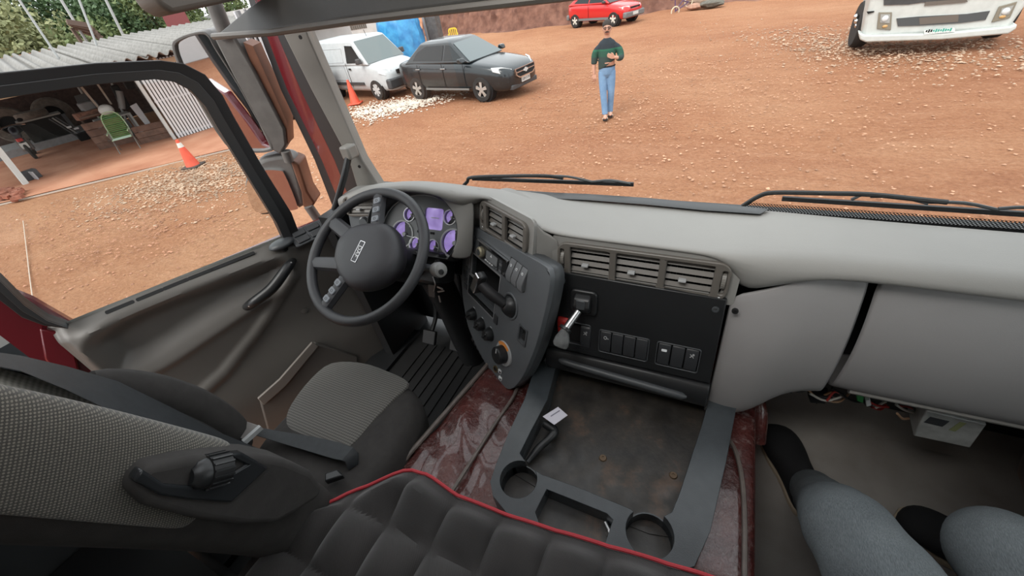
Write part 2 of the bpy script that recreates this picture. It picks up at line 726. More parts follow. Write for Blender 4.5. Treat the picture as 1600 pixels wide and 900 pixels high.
pil = thing('trim_1', 'grey and maroon windscreen pillar beside the open door', None, (-1.36, 1.12, 2.1), kind='structure')
M_PILLAR = mat('pillar_trim', (.215, .205, .185), .5, var=.05, grain=.15)
strip('trim_panel', M_PILLAR, [(425, 0), (444, 56), (486, 140), (545, 250), (560, 300)], [(462, 0), (481, 56), (518, 140), (566, 250), (598, 300)], 1.10, 1.12, .05, pil)
strip('inner_seal', M_RUBBER, [(414, 0), (433, 56), (469, 140), (522, 250), (541, 300)], [(427, 0), (445, 56), (487, 140), (546, 250), (562, 300)], 1.125, 1.11, .03, pil)
strip('painted_post', M_REDPAINT, [(394, -10), (416, 56), (448, 140), (502, 250), (535, 330)], [(416, -10), (434, 56), (470, 140), (523, 250), (555, 330)], 1.15, 1.13, .06, pil)
strip('outer_seal', M_RUBBER, [(384, -10), (406, 56), (438, 140), (491, 250), (522, 330)], [(398, -10), (421, 56), (455, 140), (508, 250), (540, 330)], 1.165, 1.145, .04, pil)
pf = Fr(ay(470, 58, 1.085), (1, 0, 0), (0, 0, 1))
for q in ((470, 58), (562, 260)):
    c_ = ay(*q, 1.098)
    MB().lathe([(.0001, 0), (.006, 0), (.006, .004), (.0001, .004)], Fr(c_, (1, 0, 0), (0, 0, 1)), 12).build('screw_hole', M_DEEP, pil)
gh = smooth_path([ay(545, 243, 1.07), ay(538, 275, 1.03), ay(528, 310, 1.0), ay(521, 335, .98), ay(520, 365, .99)], 5)
ghe = thing('grab_handle', 'black grab bar on the windscreen pillar', 'handle', gh[0])
MB().tube(gh, .0125, 10).build('bar', M_BLACK, ghe)
hk = MB().fbox(Fr(ay(547, 236, 1.085), (1, 0, 0), (0, 0, 1)), 0, 0, .045, .05, -.02, .03)
hk.build('mount', M_PILLAR, ghe, bevel=.008)

# ------------------------------------------------------------------ sun visor and overhead trim
vis = thing('sun_visor', 'long dark padded sun visor hanging over the windscreen', 'visor', ay(600, 20, .95))
lo = [ay(338, 60, .93), ay(430, 54, .93), ay(560, 36, .93), ay(700, 20, .93), ay(880, 0, .93), ay(1040, -22, .93)]
up = [p + V(0, .05, .2) for p in lo]
up[0] = ay(395, 10, .97)
up[1] = ay(440, -20, .98)
rings = []
for p, q in zip(lo, up):
    dv = (q - p).normalized()
    nn = V(0, -1, .2)
    rings.append([p - dv * .0, p + nn * .012 + dv * .012, q + nn * .006, q - nn * .012, p - nn * .014 + dv * .012])
vm_ = MB().loft(rings)
vm_.build('visor_pad', mat('visor_vinyl', (.045, .044, .04), .5, var=.1, grain=.2), vis, bevel=.006, seg=3)
MB().tube([p + V(0, -.006, .006) for p in lo], .009, 8).build('rolled_edge', mat('visor_edge', (.13, .12, .105), .45, grain=.2), vis)
tr = thing('trim_2', 'grey overhead trim above the open door', None, ax(300, 10, -1.2), kind='structure')
tm = MB()
a0, a1 = ax(272, 22, -1.22), ax(470, -22, -1.22)
tm.prism([a0, a0 + V(0, -.02, .02), a0 + V(0, -.03, .1), a1 + V(0, 0, .12), a1], (-.09, 0, 0))
tm.build('trim_panel', mat('overhead_trim', (.17, .155, .135), .5, grain=.15), tr, bevel=.012, seg=3)

# ------------------------------------------------------------------ driver door, standing ajar
TH = RAD(22)
FD = Fr((-1.38, 1.10, 0), (math.sin(TH), math.cos(TH), 0), (0, 0, 1))
door = thing('door_1', 'driver door standing ajar with grey inner panel', None, FD.p(-.5, FLOOR), kind='structure')


def dpx(x, y, c=0.0):
    return FD.px(x, y, c)


# painted shell with the window opening
wi = [dpx(*q, -.03) for q in ((440, 371), (428, 345), (385, 275), (335, 195), (318, 165), (295, 140), (270, 127), (240, 123), (150, 131), (0, 153))]
RB = dpx(0, 430, -.03)
wi += [(RB[0] - .10, wi[-1][1] + .002), (RB[0] - .08, RB[1] + .22), (RB[0] - .04, RB[1] + .09)] + [dpx(*q, -.03) for q in ((0, 430), (40, 470), (75, 494), (107, 505), (290, 434))]
wo_ = [dpx(*q, -.03) for q in ((466, 366), (452, 330), (405, 255), (362, 180), (345, 148), (318, 116), (285, 99), (250, 94), (150, 98), (0, 113))]
wo_ += [(RB[0] - .15, wo_[-1][1] + .004), (RB[0] - .13, RB[1] + .2), (RB[0] - .09, RB[1] + .06)] + [dpx(*q, -.03) for q in ((0, 462), (36, 490), (70, 503), (107, 507.5), (292, 437))]
sh = MB()
sh.poly(FD, [(-.02, 1.1), (-.02, 2.02), (-.28, 2.03), (-.98, 2.045), (-1.005, 2.17), (-1.03, 2.235), (-1.08, 2.33), (-1.3, 2.38), (-1.34, 1.1)], -.10, -.055)
sh.build('door_shell', M_REDPAINT, door, bevel=.01)
fr_ = MB().loft([[FD.p(*o_, -.05), FD.p(*o_, .0), FD.p(*i_, .0), FD.p(*i_, -.05)] for o_, i_ in list(zip(wo_, wi))[:-1]])
fr_.build('window_frame', M_RUBBER, door, bevel=.006, seg=3)
sl = MB().loft([[FD.p((o_[0] + i_[0]) / 2, (o_[1] + i_[1]) / 2, .0), FD.p((o_[0] + i_[0]) / 2, (o_[1] + i_[1]) / 2, .006), FD.p(*i_, .006), FD.p(*i_, .0)] for o_, i_ in list(zip(wo_, wi))[:-1]])
sl.build('rubber_seal', mat('seal_rubber', (.03, .031, .032), .35), door, bevel=.003)
pn = MB().poly(FD, wi, -.028, -.024)
pn.build('pane', M_GLASS, door)
rb = [dpx(*q, -.04) for q in ((62, 512), (110, 520), (128, 592), (104, 598), (70, 560))]
MB().poly(FD, rb, -.055, -.03).build('door_edge', M_REDPAINT, door, bevel=.005)


def seg_dist(p, a, b):
    ax_, ay_ = b[0] - a[0], b[1] - a[1]
    t = max(0, min(1, ((p[0] - a[0]) * ax_ + (p[1] - a[1]) * ay_) / (ax_ * ax_ + ay_ * ay_ + 1e-12)))
    return math.hypot(p[0] - a[0] - t * ax_, p[1] - a[1] - t * ay_)


def sdf(p, poly):
    d = min(seg_dist(p, poly[i - 1], poly[i]) for i in range(len(poly)))
    inside = False
    for i in range(len(poly)):
        (x1, y1), (x2, y2) = poly[i - 1], poly[i]
        if (y1 > p[1]) != (y2 > p[1]) and p[0] < (x2 - x1) * (p[1] - y1) / (y2 - y1) + x1:
            inside = not inside
    return -d if inside else d


def sstep(a, b, x):
    t = max(0, min(1, (x - a) / (b - a)))
    return t * t * (3 - 2 * t)


SILL = [(-1.03, dpx(107, 507)[1]), (-.66, dpx(300, 429)[1]), (-.28, dpx(455, 368)[1]), (-.12, dpx(515, 346)[1]), (.0, dpx(515, 346)[1] - .01)]
scoop = [(p.x, p.y) for p in smooth_path([(*dpx(*q), 0) for q in ((143, 537), (163, 513), (213, 484), (313, 446), (380, 423), (433, 408), (446, 418), (430, 448), (377, 480), (313, 522), (247, 564), (197, 582), (173, 577), (152, 555))], 3, True)]
ridge = [dpx(*q) for q in ((280, 640), (320, 603), (350, 577), (397, 520), (430, 473), (457, 430))]
pa = MB()
rows = []
NA, NB = 140, 110
for j in range(NB + 1):
    row = []
    for i in range(NA + 1):
        a = -1.03 + 1.02 * i / NA
        top = lerp_table(SILL, a)[0]
        b_ = 1.12 + (top - 1.12) * (j / NB)
        c = .0
        c -= .045 * sstep(top - .05, top, b_)                       # sloping ledge under the glass
        ds = sdf((a, b_), scoop)
        c -= .05 * sstep(.006, -.07, ds)                            # hollow behind the pull handle
        c += .010 * math.exp(-((ds - .022) / .016) ** 2)            # rounded lip round the hollow
        dr = min(seg_dist((a, b_), ridge[k], ridge[k + 1]) for k in range(len(ridge) - 1))
        c += .013 * sstep(.032, .006, dr)
        c += .03 * sstep(1.72, 1.45, b_)
        c -= .02 * sstep(-1.0, -1.03, a)
        row.append(FD.p(a, b_, c + .012))
    rows.append(row)
pa.grid(rows)
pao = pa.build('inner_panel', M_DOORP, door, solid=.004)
for q in ((187, 479), (235, 461), (277, 446), (316, 431.5), (351, 418), (383, 405)):
    a = dpx(*q, -.015)[0]
    top = lerp_table(SILL, a)[0]
    slope = (lerp_table(SILL, a + .02)[0] - lerp_table(SILL, a - .02)[0]) / .04
    f2 = Fr(FD.p(a, top - .02, .012 - .045 * sstep(top - .05, top, top - .02)), FD.u + FD.v * slope, FD.v - FD.n * 1.25)
    f2.o = f2.o + f2.n * .0075
    MB().poly(f2, rrect(.08, .013, .005), -.003, .0015).build('vent_slot', M_DEEP, door)
hp = smooth_path([FD.p(*dpx(458, 407, .01), .01), FD.p(*dpx(450, 417, .05), .05), FD.p(*dpx(425, 450, .06), .06), FD.p(*dpx(395, 473, .045), .045), FD.p(*dpx(383, 481, .0), .0)], 6)
hd = MB().tube(hp, [.014 + .007 * math.sin(math.pi * i / (len(hp) - 1)) for i in range(len(hp))], 12)
hdo = hd.build('pull_handle', M_BLACK, door)
for q, c in (((455, 411), .052), ((390, 478), .05)):
    MB().sphere(FD.p(*dpx(*q, c), c), .006, n=8, m=6).build('screw', M_STEEL, hdo)
sw = Fr(FD.p(*dpx(493, 360, .012), .012), FD.u, FD.v * .75 - FD.n * 1.0)
wsw = MB().poly(sw, rrect(.2, .075, .01), -.012, .006).build('switch_panel', M_DARKP, door, bevel=.003)
for k in range(3):
    for r_ in range(2):
        MB().poly(sw, rrect(.05, .026, .005, cx=-.06 + k * .058, cy=-.016 + r_ * .032), .004, .012).build('window_switch', M_SWITCH, wsw, bevel=.002)
lk = FD.p(*dpx(440, 381, .01), .01)
MB().sphere(lk, (.035, .05, .018), Matrix.Rotation(-TH, 3, 'Z')).build('lock_knob', M_DARKP, door)
MB().cyl(lk - V(0, 0, .03), lk, .012).build('knob_neck', M_DEEP, door)
bt = FD.p(*dpx(476, 485, .012), .0145)
MB().lathe([(.0001, 0), (.014, 0), (.014, .003), (.011, .004), (.0001, .004)], Fr(bt, FD.u, FD.v), 16).build('trim_button', M_DOORP, door)
pk = [dpx(*q, .05) for q in ((405, 625), (440, 596), (493, 536), (560, 556), (560, 640), (420, 680))]
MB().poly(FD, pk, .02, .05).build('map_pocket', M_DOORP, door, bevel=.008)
pk2 = [dpx(*q, .055) for q in ((402, 622), (436, 592), (487, 534), (497, 540), (446, 602), (412, 632))]
MB().poly(FD, pk2, .05, .062).build('pocket_rim', mat('pocket_rim', (.2, .18, .16), .45), door, bevel=.003)

# ================================================================== dashboard
dash = thing('dashboard', 'curved grey dashboard running under the windscreen', 'dashboard', (-.17, 1.0, FLOOR))
# x, far (y,z), mid (y,z), crest (y,z), front (y,z), low (y,z)
DT = [
    (-1.32, 1.14, 2.14, 1.08, 2.145, 1.01, 2.145, .985, 2.13, .99, 2.08),
    (-1.22, 1.14, 2.145, 1.07, 2.165, .985, 2.175, .965, 2.16, .985, 2.13),
    (-1.14, 1.145, 2.15, 1.06, 2.19, .965, 2.205, .945, 2.192, .965, 2.175),
    (-1.00, 1.145, 2.15, 1.06, 2.205, .955, 2.233, .935, 2.222, .955, 2.205),
    (-.89, 1.145, 2.15, 1.06, 2.21, .95, 2.247, .93, 2.236, .95, 2.218),
    (-.78, 1.145, 2.15, 1.06, 2.205, .95, 2.243, .93, 2.232, .95, 2.214),
    (-.70, 1.145, 2.15, 1.065, 2.195, .965, 2.222, .945, 2.205, .965, 2.15),
    (-.62, 1.145, 2.15, 1.07, 2.19, .995, 2.212, .975, 2.204, 1.04, 2.195),
    (-.54, 1.15, 2.15, 1.07, 2.185, .955, 2.207, .93, 2.2, 1.0, 2.19),
    (-.46, 1.15, 2.15, 1.06, 2.175, .915, 2.193, .888, 2.187, .96, 2.175),
    (-.39, 1.15, 2.15, 1.05, 2.165, .882, 2.176, .863, 2.165, .94, 2.155),
    (-.30, 1.15, 2.15, 1.04, 2.163, .878, 2.171, .863, 2.162, .94, 2.152),
    (-.14, 1.15, 2.15, 1.04, 2.162, .875, 2.170, .861, 2.16, .94, 2.15),
    (.05, 1.15, 2.15, 1.04, 2.162, .875, 2.168, .86, 2.157, .93, 2.145),
    (.085, 1.15, 2.15, 1.04, 2.162, .876, 2.168, .85, 2.14, .858, 2.05),
    (.12, 1.15, 2.15, 1.04, 2.162, .882, 2.168, .853, 2.135, .858, 2.065),
    (.18, 1.15, 2.15, 1.04, 2.162, .893, 2.168, .857, 2.13, .868, 2.098),
    (.25, 1.145, 2.15, 1.03, 2.163, .905, 2.168, .865, 2.135, .89, 2.116),
    (.32, 1.14, 2.15, 1.03, 2.163, .91, 2.168, .868, 2.138, .905, 2.115),
    (.55, 1.13, 2.15, 1.03, 2.163, .91, 2.168, .868, 2.138, .91, 2.11),
    (.97, 1.12, 2.15, 1.02, 2.163, .90, 2.168, .86, 2.138, .905, 2.105)]
xs = [-1.32 + 2.29 * i / 70 for i in range(71)]
rows = []
for x in xs:
    t = lerp_table(DT, x)
    pts = [V(x, t[0], t[1] - .04), V(x, t[0], t[1]), V(x, t[2], t[3]), V(x, t[4] + .03, t[5] - .001), V(x, t[4], t[5]), V(x, (t[4] + t[6]) / 2 - .003, (t[5] + t[7]) / 2 + .006), V(x, t[6], t[7]), V(x, (t[6] + t[8]) / 2 - .004, (t[7] + t[9]) / 2), V(x, t[8], t[9]), V(x, t[8] + .05, t[9] + .004)]
    rows.append(pts)
# soften along x
for _ in range(2):
    rows = [rows[0]] + [[(a + b * 4 + c) / 6 for a, b, c in zip(rows[i - 1], rows[i], rows[i + 1])] for i in range(1, len(rows) - 1)] + [rows[-1]]
MB().grid(rows).build('top_pad', M_GREY, dash, sub=1)
# black strip at the windscreen foot
q = [ay(824, 299, 1.125), ay(1000, 309, 1.13), ay(1202, 326, 1.12)]
st = MB()
st.loft([[az(823, 299, 2.163), az(830, 309, 2.163), az(830, 309, 2.156), az(823, 299, 2.156)],
         [az(920, 303, 2.166), az(920, 313, 2.164), az(920, 313, 2.155), az(920, 303, 2.155)],
         [az(1010, 309, 2.166), az(1005, 319.5, 2.164), az(1005, 319.5, 2.155), az(1010, 309, 2.155)],
         [az(1110, 318, 2.166), az(1100, 329, 2.164), az(1100, 329, 2.155), az(1110, 318, 2.155)],
         [az(1203, 326, 2.163), az(1188, 335, 2.163), az(1188, 335, 2.155), az(1203, 326, 2.155)]])
st.build('defroster_strip', M_BLACK, dash, bevel=.002)

# glove box side: lower grey panels
FG = Fr((0, .9, 0), (1, 0, 0), (0, .33, 1))
gl = MB()
cols = [(.085, 2.06, 1.655, .862, .80), (.13, 2.075, 1.665, .866, .80), (.18, 2.1, 1.69, .872, .80), (.22, 2.12, 1.725, .888, .822), (.255, 2.13, 1.757, .905, .842), (.30, 2.13, 1.772, .92, .858), (.345, 2.13, 1.775, .925, .866)]
rows = []
for x, zt, zb, yt, yb in cols:
    rows.append([V(x, yt + (yb - yt) * t - .03 * math.sin(math.pi * t) * (1 if x > .1 else .4), zt + (zb - zt) * t) for t in [k / 8 for k in range(9)]] + [V(x, yb + .03, zb - .012), V(x, yb + .14, zb - .01)])
MB().grid(rows).build('side_cheek', M_GREY2, dash, solid=.006, sub=1)
rows = []
for i in range(9):
    x = .352 + .62 * i / 8
    dz = .001 * i
    rows.append([V(x, .92 - .055 * t - .03 * math.sin(math.pi * t), 2.13 - .317 * t + dz * t) for t in [k / 8 for k in range(9)]] + [V(x, .885, 1.79 + dz), V(x, .93, 1.78 + dz), V(x, 1.0, 1.81 + dz)])
gb = MB().grid(rows).build('glove_box_lid', M_GREY2, dash, solid=.006, sub=1)
rim = MB()
rim.tube([V(.40 + .57 * i / 8, .885, 1.79 + .001 * i) for i in range(9)], .01, 8)
rim.build('lower_rim', mat('rim_grey', (.3, .285, .265), .5), dash)
for q in ((1148.6, 485.4),):
    c_ = ay(*q, .835)
    f3 = Fr(c_, (1, 0, 0), (0, .2, 1))
    MB().lathe([(.0001, 0), (.0075, 0), (.0075, .004), (.004, .005), (.004, .002), (.0001, .002)], f3, 14).build('screw', M_DEEP, dash)
# underside in the driver's footwell
MB().box((-.98, 1.14, 1.86), (.66, .1, .2)).build('knee_panel', M_BLACK, dash, bevel=.01)
MB().box((.3, 1.12, 1.93), (1.3, .1, .3)).build('back_box', M_BLACK, dash)

# ------------------------------------------------------------------ instrument cluster
FK = Fr((-.92, 1.0, 2.06), (1, 0, 0), (0, .55, .83))
clu = thing('instrument_cluster', 'round hooded gauge cluster behind the steering wheel', 'gauges', FK.o)
arch = []
for k in range(25):
    a = RAD(-32 + 244 * k / 24)
    arch.append((-.015 + .19 * math.cos(a), -.035 + .145 * math.sin(a)))
KHOLES = dict(gR=(.122, -.052, .049), gr=(.101, .038, .026), gL=(-.108, -.043, .049), gl=(-.081, .033, .025), c1=(-.044, -.075, .026), c2=(.038, -.075, .026))
MB().plate(FK, arch, [circ(r, 24, x, y) for x, y, r in KHOLES.values()] + [rrect(.082, .078, .01, cx=.03, cy=.026)], -.012, 0).build('face_plate', mat('cluster_grey', (.17, .178, .183), .35), clu)
MB().tube([FK.p(a, b, .004) for a, b in arch], .003, 6, closed=True).build('edge_ring', M_SILVER, clu)
MB().poly(FK, [(a * .97, b * .97) for a, b in arch], -.03, -.02).build('backing', M_BLACK, clu)
rings = []
for sc_, c in ((1.0, -.01), (1.02, .03), (1.06, .075)):
    rings.append([FK.p(-.015 + (a + .015) * sc_, -.035 + (b + .035) * sc_ + (0 if c < .05 else .012), c) for a, b in arch])
MB().loft(rings, caps=False, closed=True).build('hood_lining', M_BLACK, clu, solid=.004)
m_scr, nt, b = nodes_of('violet_lit_dial')
vec = coords(nt)
c = ramp(nt, noise(nt, vec, 14, 2), [(.35, (.20, .13, .38)), (.6, (.36, .27, .60)), (.75, (.55, .5, .75))])
nt.links.new(c, b.inputs['Base Color'])
nt.links.new(c, b.inputs['Emission Color'])
b.inputs['Emission Strength'].default_value = .35
b.inputs['Roughness'].default_value = .25
M_DIALB = mat('dial_black', (.02, .02, .024), .3)
for nm, (x, y, r) in KHOLES.items():
    f3 = FK.at(x, y, 0)
    gd = MB().lathe([(.0001, -.018), (r, -.018), (r, -.014), (.0001, -.014)], f3, 24).build('dial', M_DIALB, clu)
    a0, a1 = (95, 230)
    sec = [(0, 0)] + [(r * .97 * math.cos(RAD(a0 + (a1 - a0) * k / 10)), r * .97 * math.sin(RAD(a0 + (a1 - a0) * k / 10))) for k in range(11)]
    MB().poly(f3, sec, -.0138, -.013).build('lit_sector', m_scr, gd)
    MB().ring(f3, circ(r * 1.08, 24), circ(r * .96, 24), -.002, .004).build('bezel_ring', M_SILVER if nm[0] == 'g' and nm[1] in 'RL' else M_STEEL, gd)
    nd = MB()
    for k in range(9):
        a = RAD(-40 + 260 * k / 8)
        nd.fbox(f3.at(r * .8 * math.cos(a), r * .8 * math.sin(a), 0, a), 0, 0, r * .14, .0014, -.0135, -.0125)
    nd.build('scale_marks', M_WHITE, gd)
    MB().fbox(f3.at(r * .3, -.1 * r, 0, RAD(-8)), 0, 0, r * .9, .0025, -.0125, -.011).build('needle', M_WHITE, gd)
    MB().lathe([(.0001, -.0125), (r * .2, -.0125), (r * .16, -.006), (.0001, -.006)], f3, 14).build('hub', M_SILVER, gd)
MB().fbox(FK, .03, .026, .086, .082, -.016, -.008).build('display', m_scr, clu)
MB().fbox(FK.at(.03, .03, 0), 0, 0, .035, .003, -.0078, -.0072).build('display_print', M_WHITE, clu)
for k in range(3):
    MB().fbox(FK, -.03 + k * .03, -.026, .018, .008, -.002, .002).build('warning_lamp', M_DEEP, clu)

fl_rows = []
for k in range(9):
    t = k / 8
    a = RAD(75 - 105 * t)
    sc_ = 1.06
    p_in = FK.p(-.015 + .19 * sc_ * math.cos(a), -.035 + .145 * sc_ * math.sin(a) + .012, .076)
    p_out = V(-.74, .95, 2.238).lerp(V(-.665, .975, 2.2), min(1, t * 2.2)).lerp(V(-.70, .935, 1.99), max(0, (t - .45) / .55))
    fl_rows.append([p_in, p_in.lerp(p_out, .5) - V(0, .008, 0), p_out])
MB().grid(fl_rows).build('hood_flank', M_GREY, dash, solid=.004, sub=1)

# ------------------------------------------------------------------ air vents
def air_vent(name, label, fr, w, h, nv, bez, wheels):
    t = thing(name, label, 'air vent', fr.o)
    wd = (w - bez * (nv + 1) - .02 * len(wheels)) / nv
    x0 = -w / 2 + bez + (.02 if -1 in wheels else 0)
    holes, cs = [], []
    for k in range(nv):
        cx = x0 + wd / 2 + k * (wd + bez)
        cs.append(cx)
        holes.append(rrect(wd, h - .022, .004, cx=cx))
    for s_ in wheels:
        holes.append(rrect(.011, h * .62, .004, cx=s_ * (w / 2 - .014)))
    MB().plate(fr, rrect(w, h, .028), holes, -.004, .008).build('bezel', M_VENT, t, bevel=.0025)
    for cx in cs:
        bx_ = MB()
        bx_.ring(fr, rrect(wd + .004, h - .018, .004, cx=cx), rrect(wd, h - .022, .004, cx=cx), -.05, -.003)
        bx_.fbox(fr, cx, 0, wd, h - .02, -.055, -.05)
        bx_.build('duct', M_DEEP, t)
        for k in range(4):
            b_ = (h - .022) * ((k + .5) / 4 - .5)
            f3 = Fr(fr.p(cx, b_, -.008), fr.u, fr.v * .85 + fr.n * -.55)
            MB().fbox(f3, 0, 0, wd, .0125, -.0012, .0012).build('slat', M_VENT, t)
        for k in range(7):
            MB().fbox(fr, cx - wd / 2 + wd * (k + .5) / 7, 0, .0015, h - .024, -.04, -.022).build('inner_fin', M_BLACK, t)
        MB().fbox(fr, cx - wd * .12, -.012, .018, .006, -.006, .008).build('slider', M_SILVER, t, bevel=.001)
    for s_ in wheels:
        f3 = Fr(fr.p(s_ * (w / 2 - .014), 0, -.014), fr.v, fr.n)
        wh = MB()
        wh.lathe([(.0001, -.0045), (.024, -.0045), (.024, .0045), (.0001, .0045)], f3, 20)
        for k in range(-5, 6):
            a = k * .25
            wh.fbox(f3.at(.0243 * math.sin(a), .0243 * math.cos(a), 0, -a), 0, 0, .003, .002, -.0045, .0045)
        wh.build('thumb_wheel', mat('vent_wheel', (.2, .19, .17), .4), t)
        MB().poly(fr, circ(.0025, 10, s_ * (w / 2 - .016), -h / 2 + .011), .008, .0086).build('mark', M_WHITE, t)
    return t


FV = Fr((-.138, .858, 2.098), (1, -.004, -.012), (0, .12, 1))
air_vent('air_vent', 'wide triple air vent above the black switch panel', FV, .43, .104, 3, .017, (-1, 1))
FDU = Fr((-.545, .915, 2.147), (.866, -.5, 0), (.1, .17, .95))
air_vent('air_vent', 'double air vent facing the driver above the radio', FDU, .25, .1, 2, .017, (-1,))
FLV = Fr(ay(568, 322, .985), (1, .2, 0), (0, .2, 1))
air_vent('air_vent', 'small air vent beside the door behind the wheel rim', FLV, .17, .08, 1, .016, (1,))
MB().plate(FV, rrect(.468, .128, .01), [rrect(.40, .08, .01)], -.012, -.003).build('vent_surround', M_GREY, dash)
MB().plate(FDU, rrect(.29, .135, .02), [rrect(.22, .08, .01)], -.014, -.003).build('vent_surround', M_GREY, dash)
fa = MB()
fa.grid([[FDU.p(.115, .075 - .15 * t, -.008) for t in (0, .5, 1)], [FDU.p(.145, .072 - .16 * t, -.008) for t in (0, .5, 1)],
         [V(-.40, .866, 2.176 - .15 * t) for t in (0, .5, 1)], [V(-.345, .866, 2.166 - .15 * t) for t in (0, .5, 1)]])
fa.build('fascia_corner', M_GREY, dash, solid=.004, sub=1)
fb = MB()
fb.grid([[V(-.70, .99, 2.215 - .12 * t) for t in (0, .5, 1)], [FDU.p(-.16, .07 - .13 * t, -.01) for t in (0, .5, 1)], [FDU.p(-.12, .07 - .13 * t, -.008) for t in (0, .5, 1)]])
fb.build('fascia_corner', M_GREY, dash, solid=.004)
lp = Fr(ay(572, 347, .975), (1, .15, 0), (0, .35, 1))
ls = thing('light_switch_panel', 'grey panel with the headlamp dial behind the steering wheel rim', 'switch panel', lp.o)
MB().poly(lp, rrect(.15, .08, .015), -.04, .004).build('plate', M_STACK, ls, bevel=.003)
MB().lathe([(.0001, .004), (.02, .004), (.018, .02), (.0001, .02)], lp, 18).build('dial', M_DARKP, ls)
MB().ring(lp, circ(.027, 20), circ(.022, 20), .004, .005).build('dial_marks', M_WHITE, ls)

# ------------------------------------------------------------------ centre control stack, turned to the driver
FS = Fr((-.66, .95, 2.06), (.84341422, -.53726386, 0), (.1664317, .26126988, .95080941))
stk = thing('control_stack', 'slate grey control stack turned towards the driver', 'control panel', FS.o)
out = [(-.112, .012), (-.122, -.09), (-.12, -.164), (-.105, -.262), (-.054, -.354), (-.012, -.392), (.06, -.425), (.135, -.447), (.21, -.45), (.265, -.435), (.30, -.395),
       (.33, -.325), (.352, -.24), (.366, -.157), (.374, -.045), (.372, .03), (.36, .058), (.336, .066), (.24, .058), (.12, .047), (.0, .033), (-.08, .025)]
out = [(p.x, p.y) for p in smooth_path([(a, b, 0) for a, b in out], 3, True)]
RX = .085
HOLES = [rrect(.184, .062, .003, cx=.083, cy=-.026),
         rrect(.186, .078, .004, cx=.047, cy=-.106), rrect(.186, .076, .004, cx=.034, cy=-.194),
         rrect(.092, .078, .006, cx=.226, cy=-.017), rrect(.044, .075, .004, cx=-.078, cy=-.1),
         circ(.036, 24, .214, -.134, .04), rrect(.03, .05, .004, cx=.296, cy=-.19)]
MB().plate(FS, out, HOLES, -.018, 0).build('face_plate', M_STACK, stk, bevel=.003)
rings = []
for sc_, c in ((1.0, -.017), (1.008, -.022), (1.01, -.034), (1.0, -.05)):
    rings.append([FS.p(.12 + (a - .12) * sc_, -.19 + (b + .19) * sc_, c) for a, b in out])
MB().loft(rings, caps=False).build('housing', M_DARKP, stk)
MB().poly(FS, [(.1 + (a - .1) * .86, -.19 + (b + .19) * .92) for a, b in out], -.11, -.085).build('rear_cover', M_DEEP, stk)
for cx, cy, w_, h_ in ((.047, -.106, .186, .078), (.034, -.194, .186, .076)):
    pkt = MB().ring(FS, rrect(w_ + .004, h_ + .004, .004, cx=cx, cy=cy), rrect(w_, h_, .004, cx=cx, cy=cy), -.083, .0015)
    pkt.build('pocket_wall', M_DEEP, stk)
    MB().ring(FS, rrect(w_ + .009, h_ + .009, .005, cx=cx, cy=cy), rrect(w_, h_, .004, cx=cx, cy=cy), -.003, .0022).build('pocket_frame', mat('frame_grey', (.22, .225, .23), .35), stk)
    pb = MB().fbox(FS, cx, cy, w_ + .01, h_ + .01, -.0845, -.082)
    pb.build('pocket_back', M_DEEP, stk)
for k in range(3):
    MB().fbox(FS.at(.05, -.222 + .006 * k, 0), 0, 0, .15 - .02 * k, .002, -.06, -.008 - .012 * k).build('pocket_rib', M_STACK, stk)
f3 = FS.at(-.064, -.019)
kb = MB().lathe([(.026, .0), (.026, .004), (.018, .006), (.0175, .024), (.015, .028), (.0001, .028)], f3, 24).build('rotary_knob', M_DARKP, stk)
for k in range(2):
    f3 = FS.at(-.09 + .023 * k, -.1, -.004, 0)
    MB().fbox(f3, 0, 0, .02, .07, -.01, .008).build('rocker_switch', M_SWITCH2, stk, bevel=.004)
for k in range(3):
    f3 = FS.at(-.09 + .005 * k, -.165 - .026 * k)
    MB().poly(f3, rrect(.026, .021, .003), -.002, .004).build('push_button', M_DARKP, stk, bevel=.002)
for k in range(3):
    cx = .196 + k * .0305
    f3 = Fr(FS.p(cx, -.017, -.002), FS.u, FS.v)
    prof = [(-.036, -.008), (-.036, .012), (-.015, .016), (.012, .009), (.036, .001), (.036, -.008)]
    b_ = MB().loft([[f3.p(-.0138, a, c) for a, c in prof], [f3.p(.0138, a, c) for a, c in prof]])
    sw_ = b_.build('rocker_switch', M_SWITCH2, stk, bevel=.002)
    MB().ring(f3.at(0, .018, .0088), circ(.0045, 12), circ(.003, 12), -.001, .0006).build('symbol', M_WHITE, sw_)
MB().poly(FS, rrect(.096, .082, .008, cx=.226, cy=-.017), -.018, -.014).build('switch_well', M_DEEP, stk)
# retarder lever in its ball socket
f3 = FS.at(.214, -.134)
MB().ring(f3, circ(.042, 24, 0, 0, .046), circ(.034, 24, 0, 0, .038), -.004, .004).build('socket_ring', M_STACK, stk, bevel=.002)
MB().sphere(f3.p(0, 0, -.006), .036).build('socket_ball', M_BLACK, stk)
lv = thing('retarder_lever', 'black stubby lever with a chrome edged grip on the control stack', 'lever', f3.p(0, 0, .02))
b0, b1 = f3.p(-.005, .01, .02), f3.p(-.075, .06, .075)
MB().tube(smooth_path([b0, (b0 + b1) / 2 + FS.n * .006, b1], 5), [.016, .0165, .017, .0175, .018, .018, .018, .0175, .017, .017, .016], 14).build('rubber_boot', M_RUBBER, lv)
gr = Fr(b1, FS.u * .35 + FS.v * .94, FS.n)
hh = MB().poly(gr, rrect(.075, .03, .012), -.014, .014).build('grip', M_BLACK, lv, bevel=.006, seg=3)
hh2 = MB().poly(gr, rrect(.07, .006, .003, cx=.0, cy=.0165), -.011, .011).build('chrome_edge', M_CHROME, lv, bevel=.002)
f3 = FS.at(.144, -.227)
MB().poly(f3, rrect(.024, .034, .003), -.002, .003).build('push_button', M_SWITCH, stk, bevel=.001)
f3 = FS.at(.296, -.19)
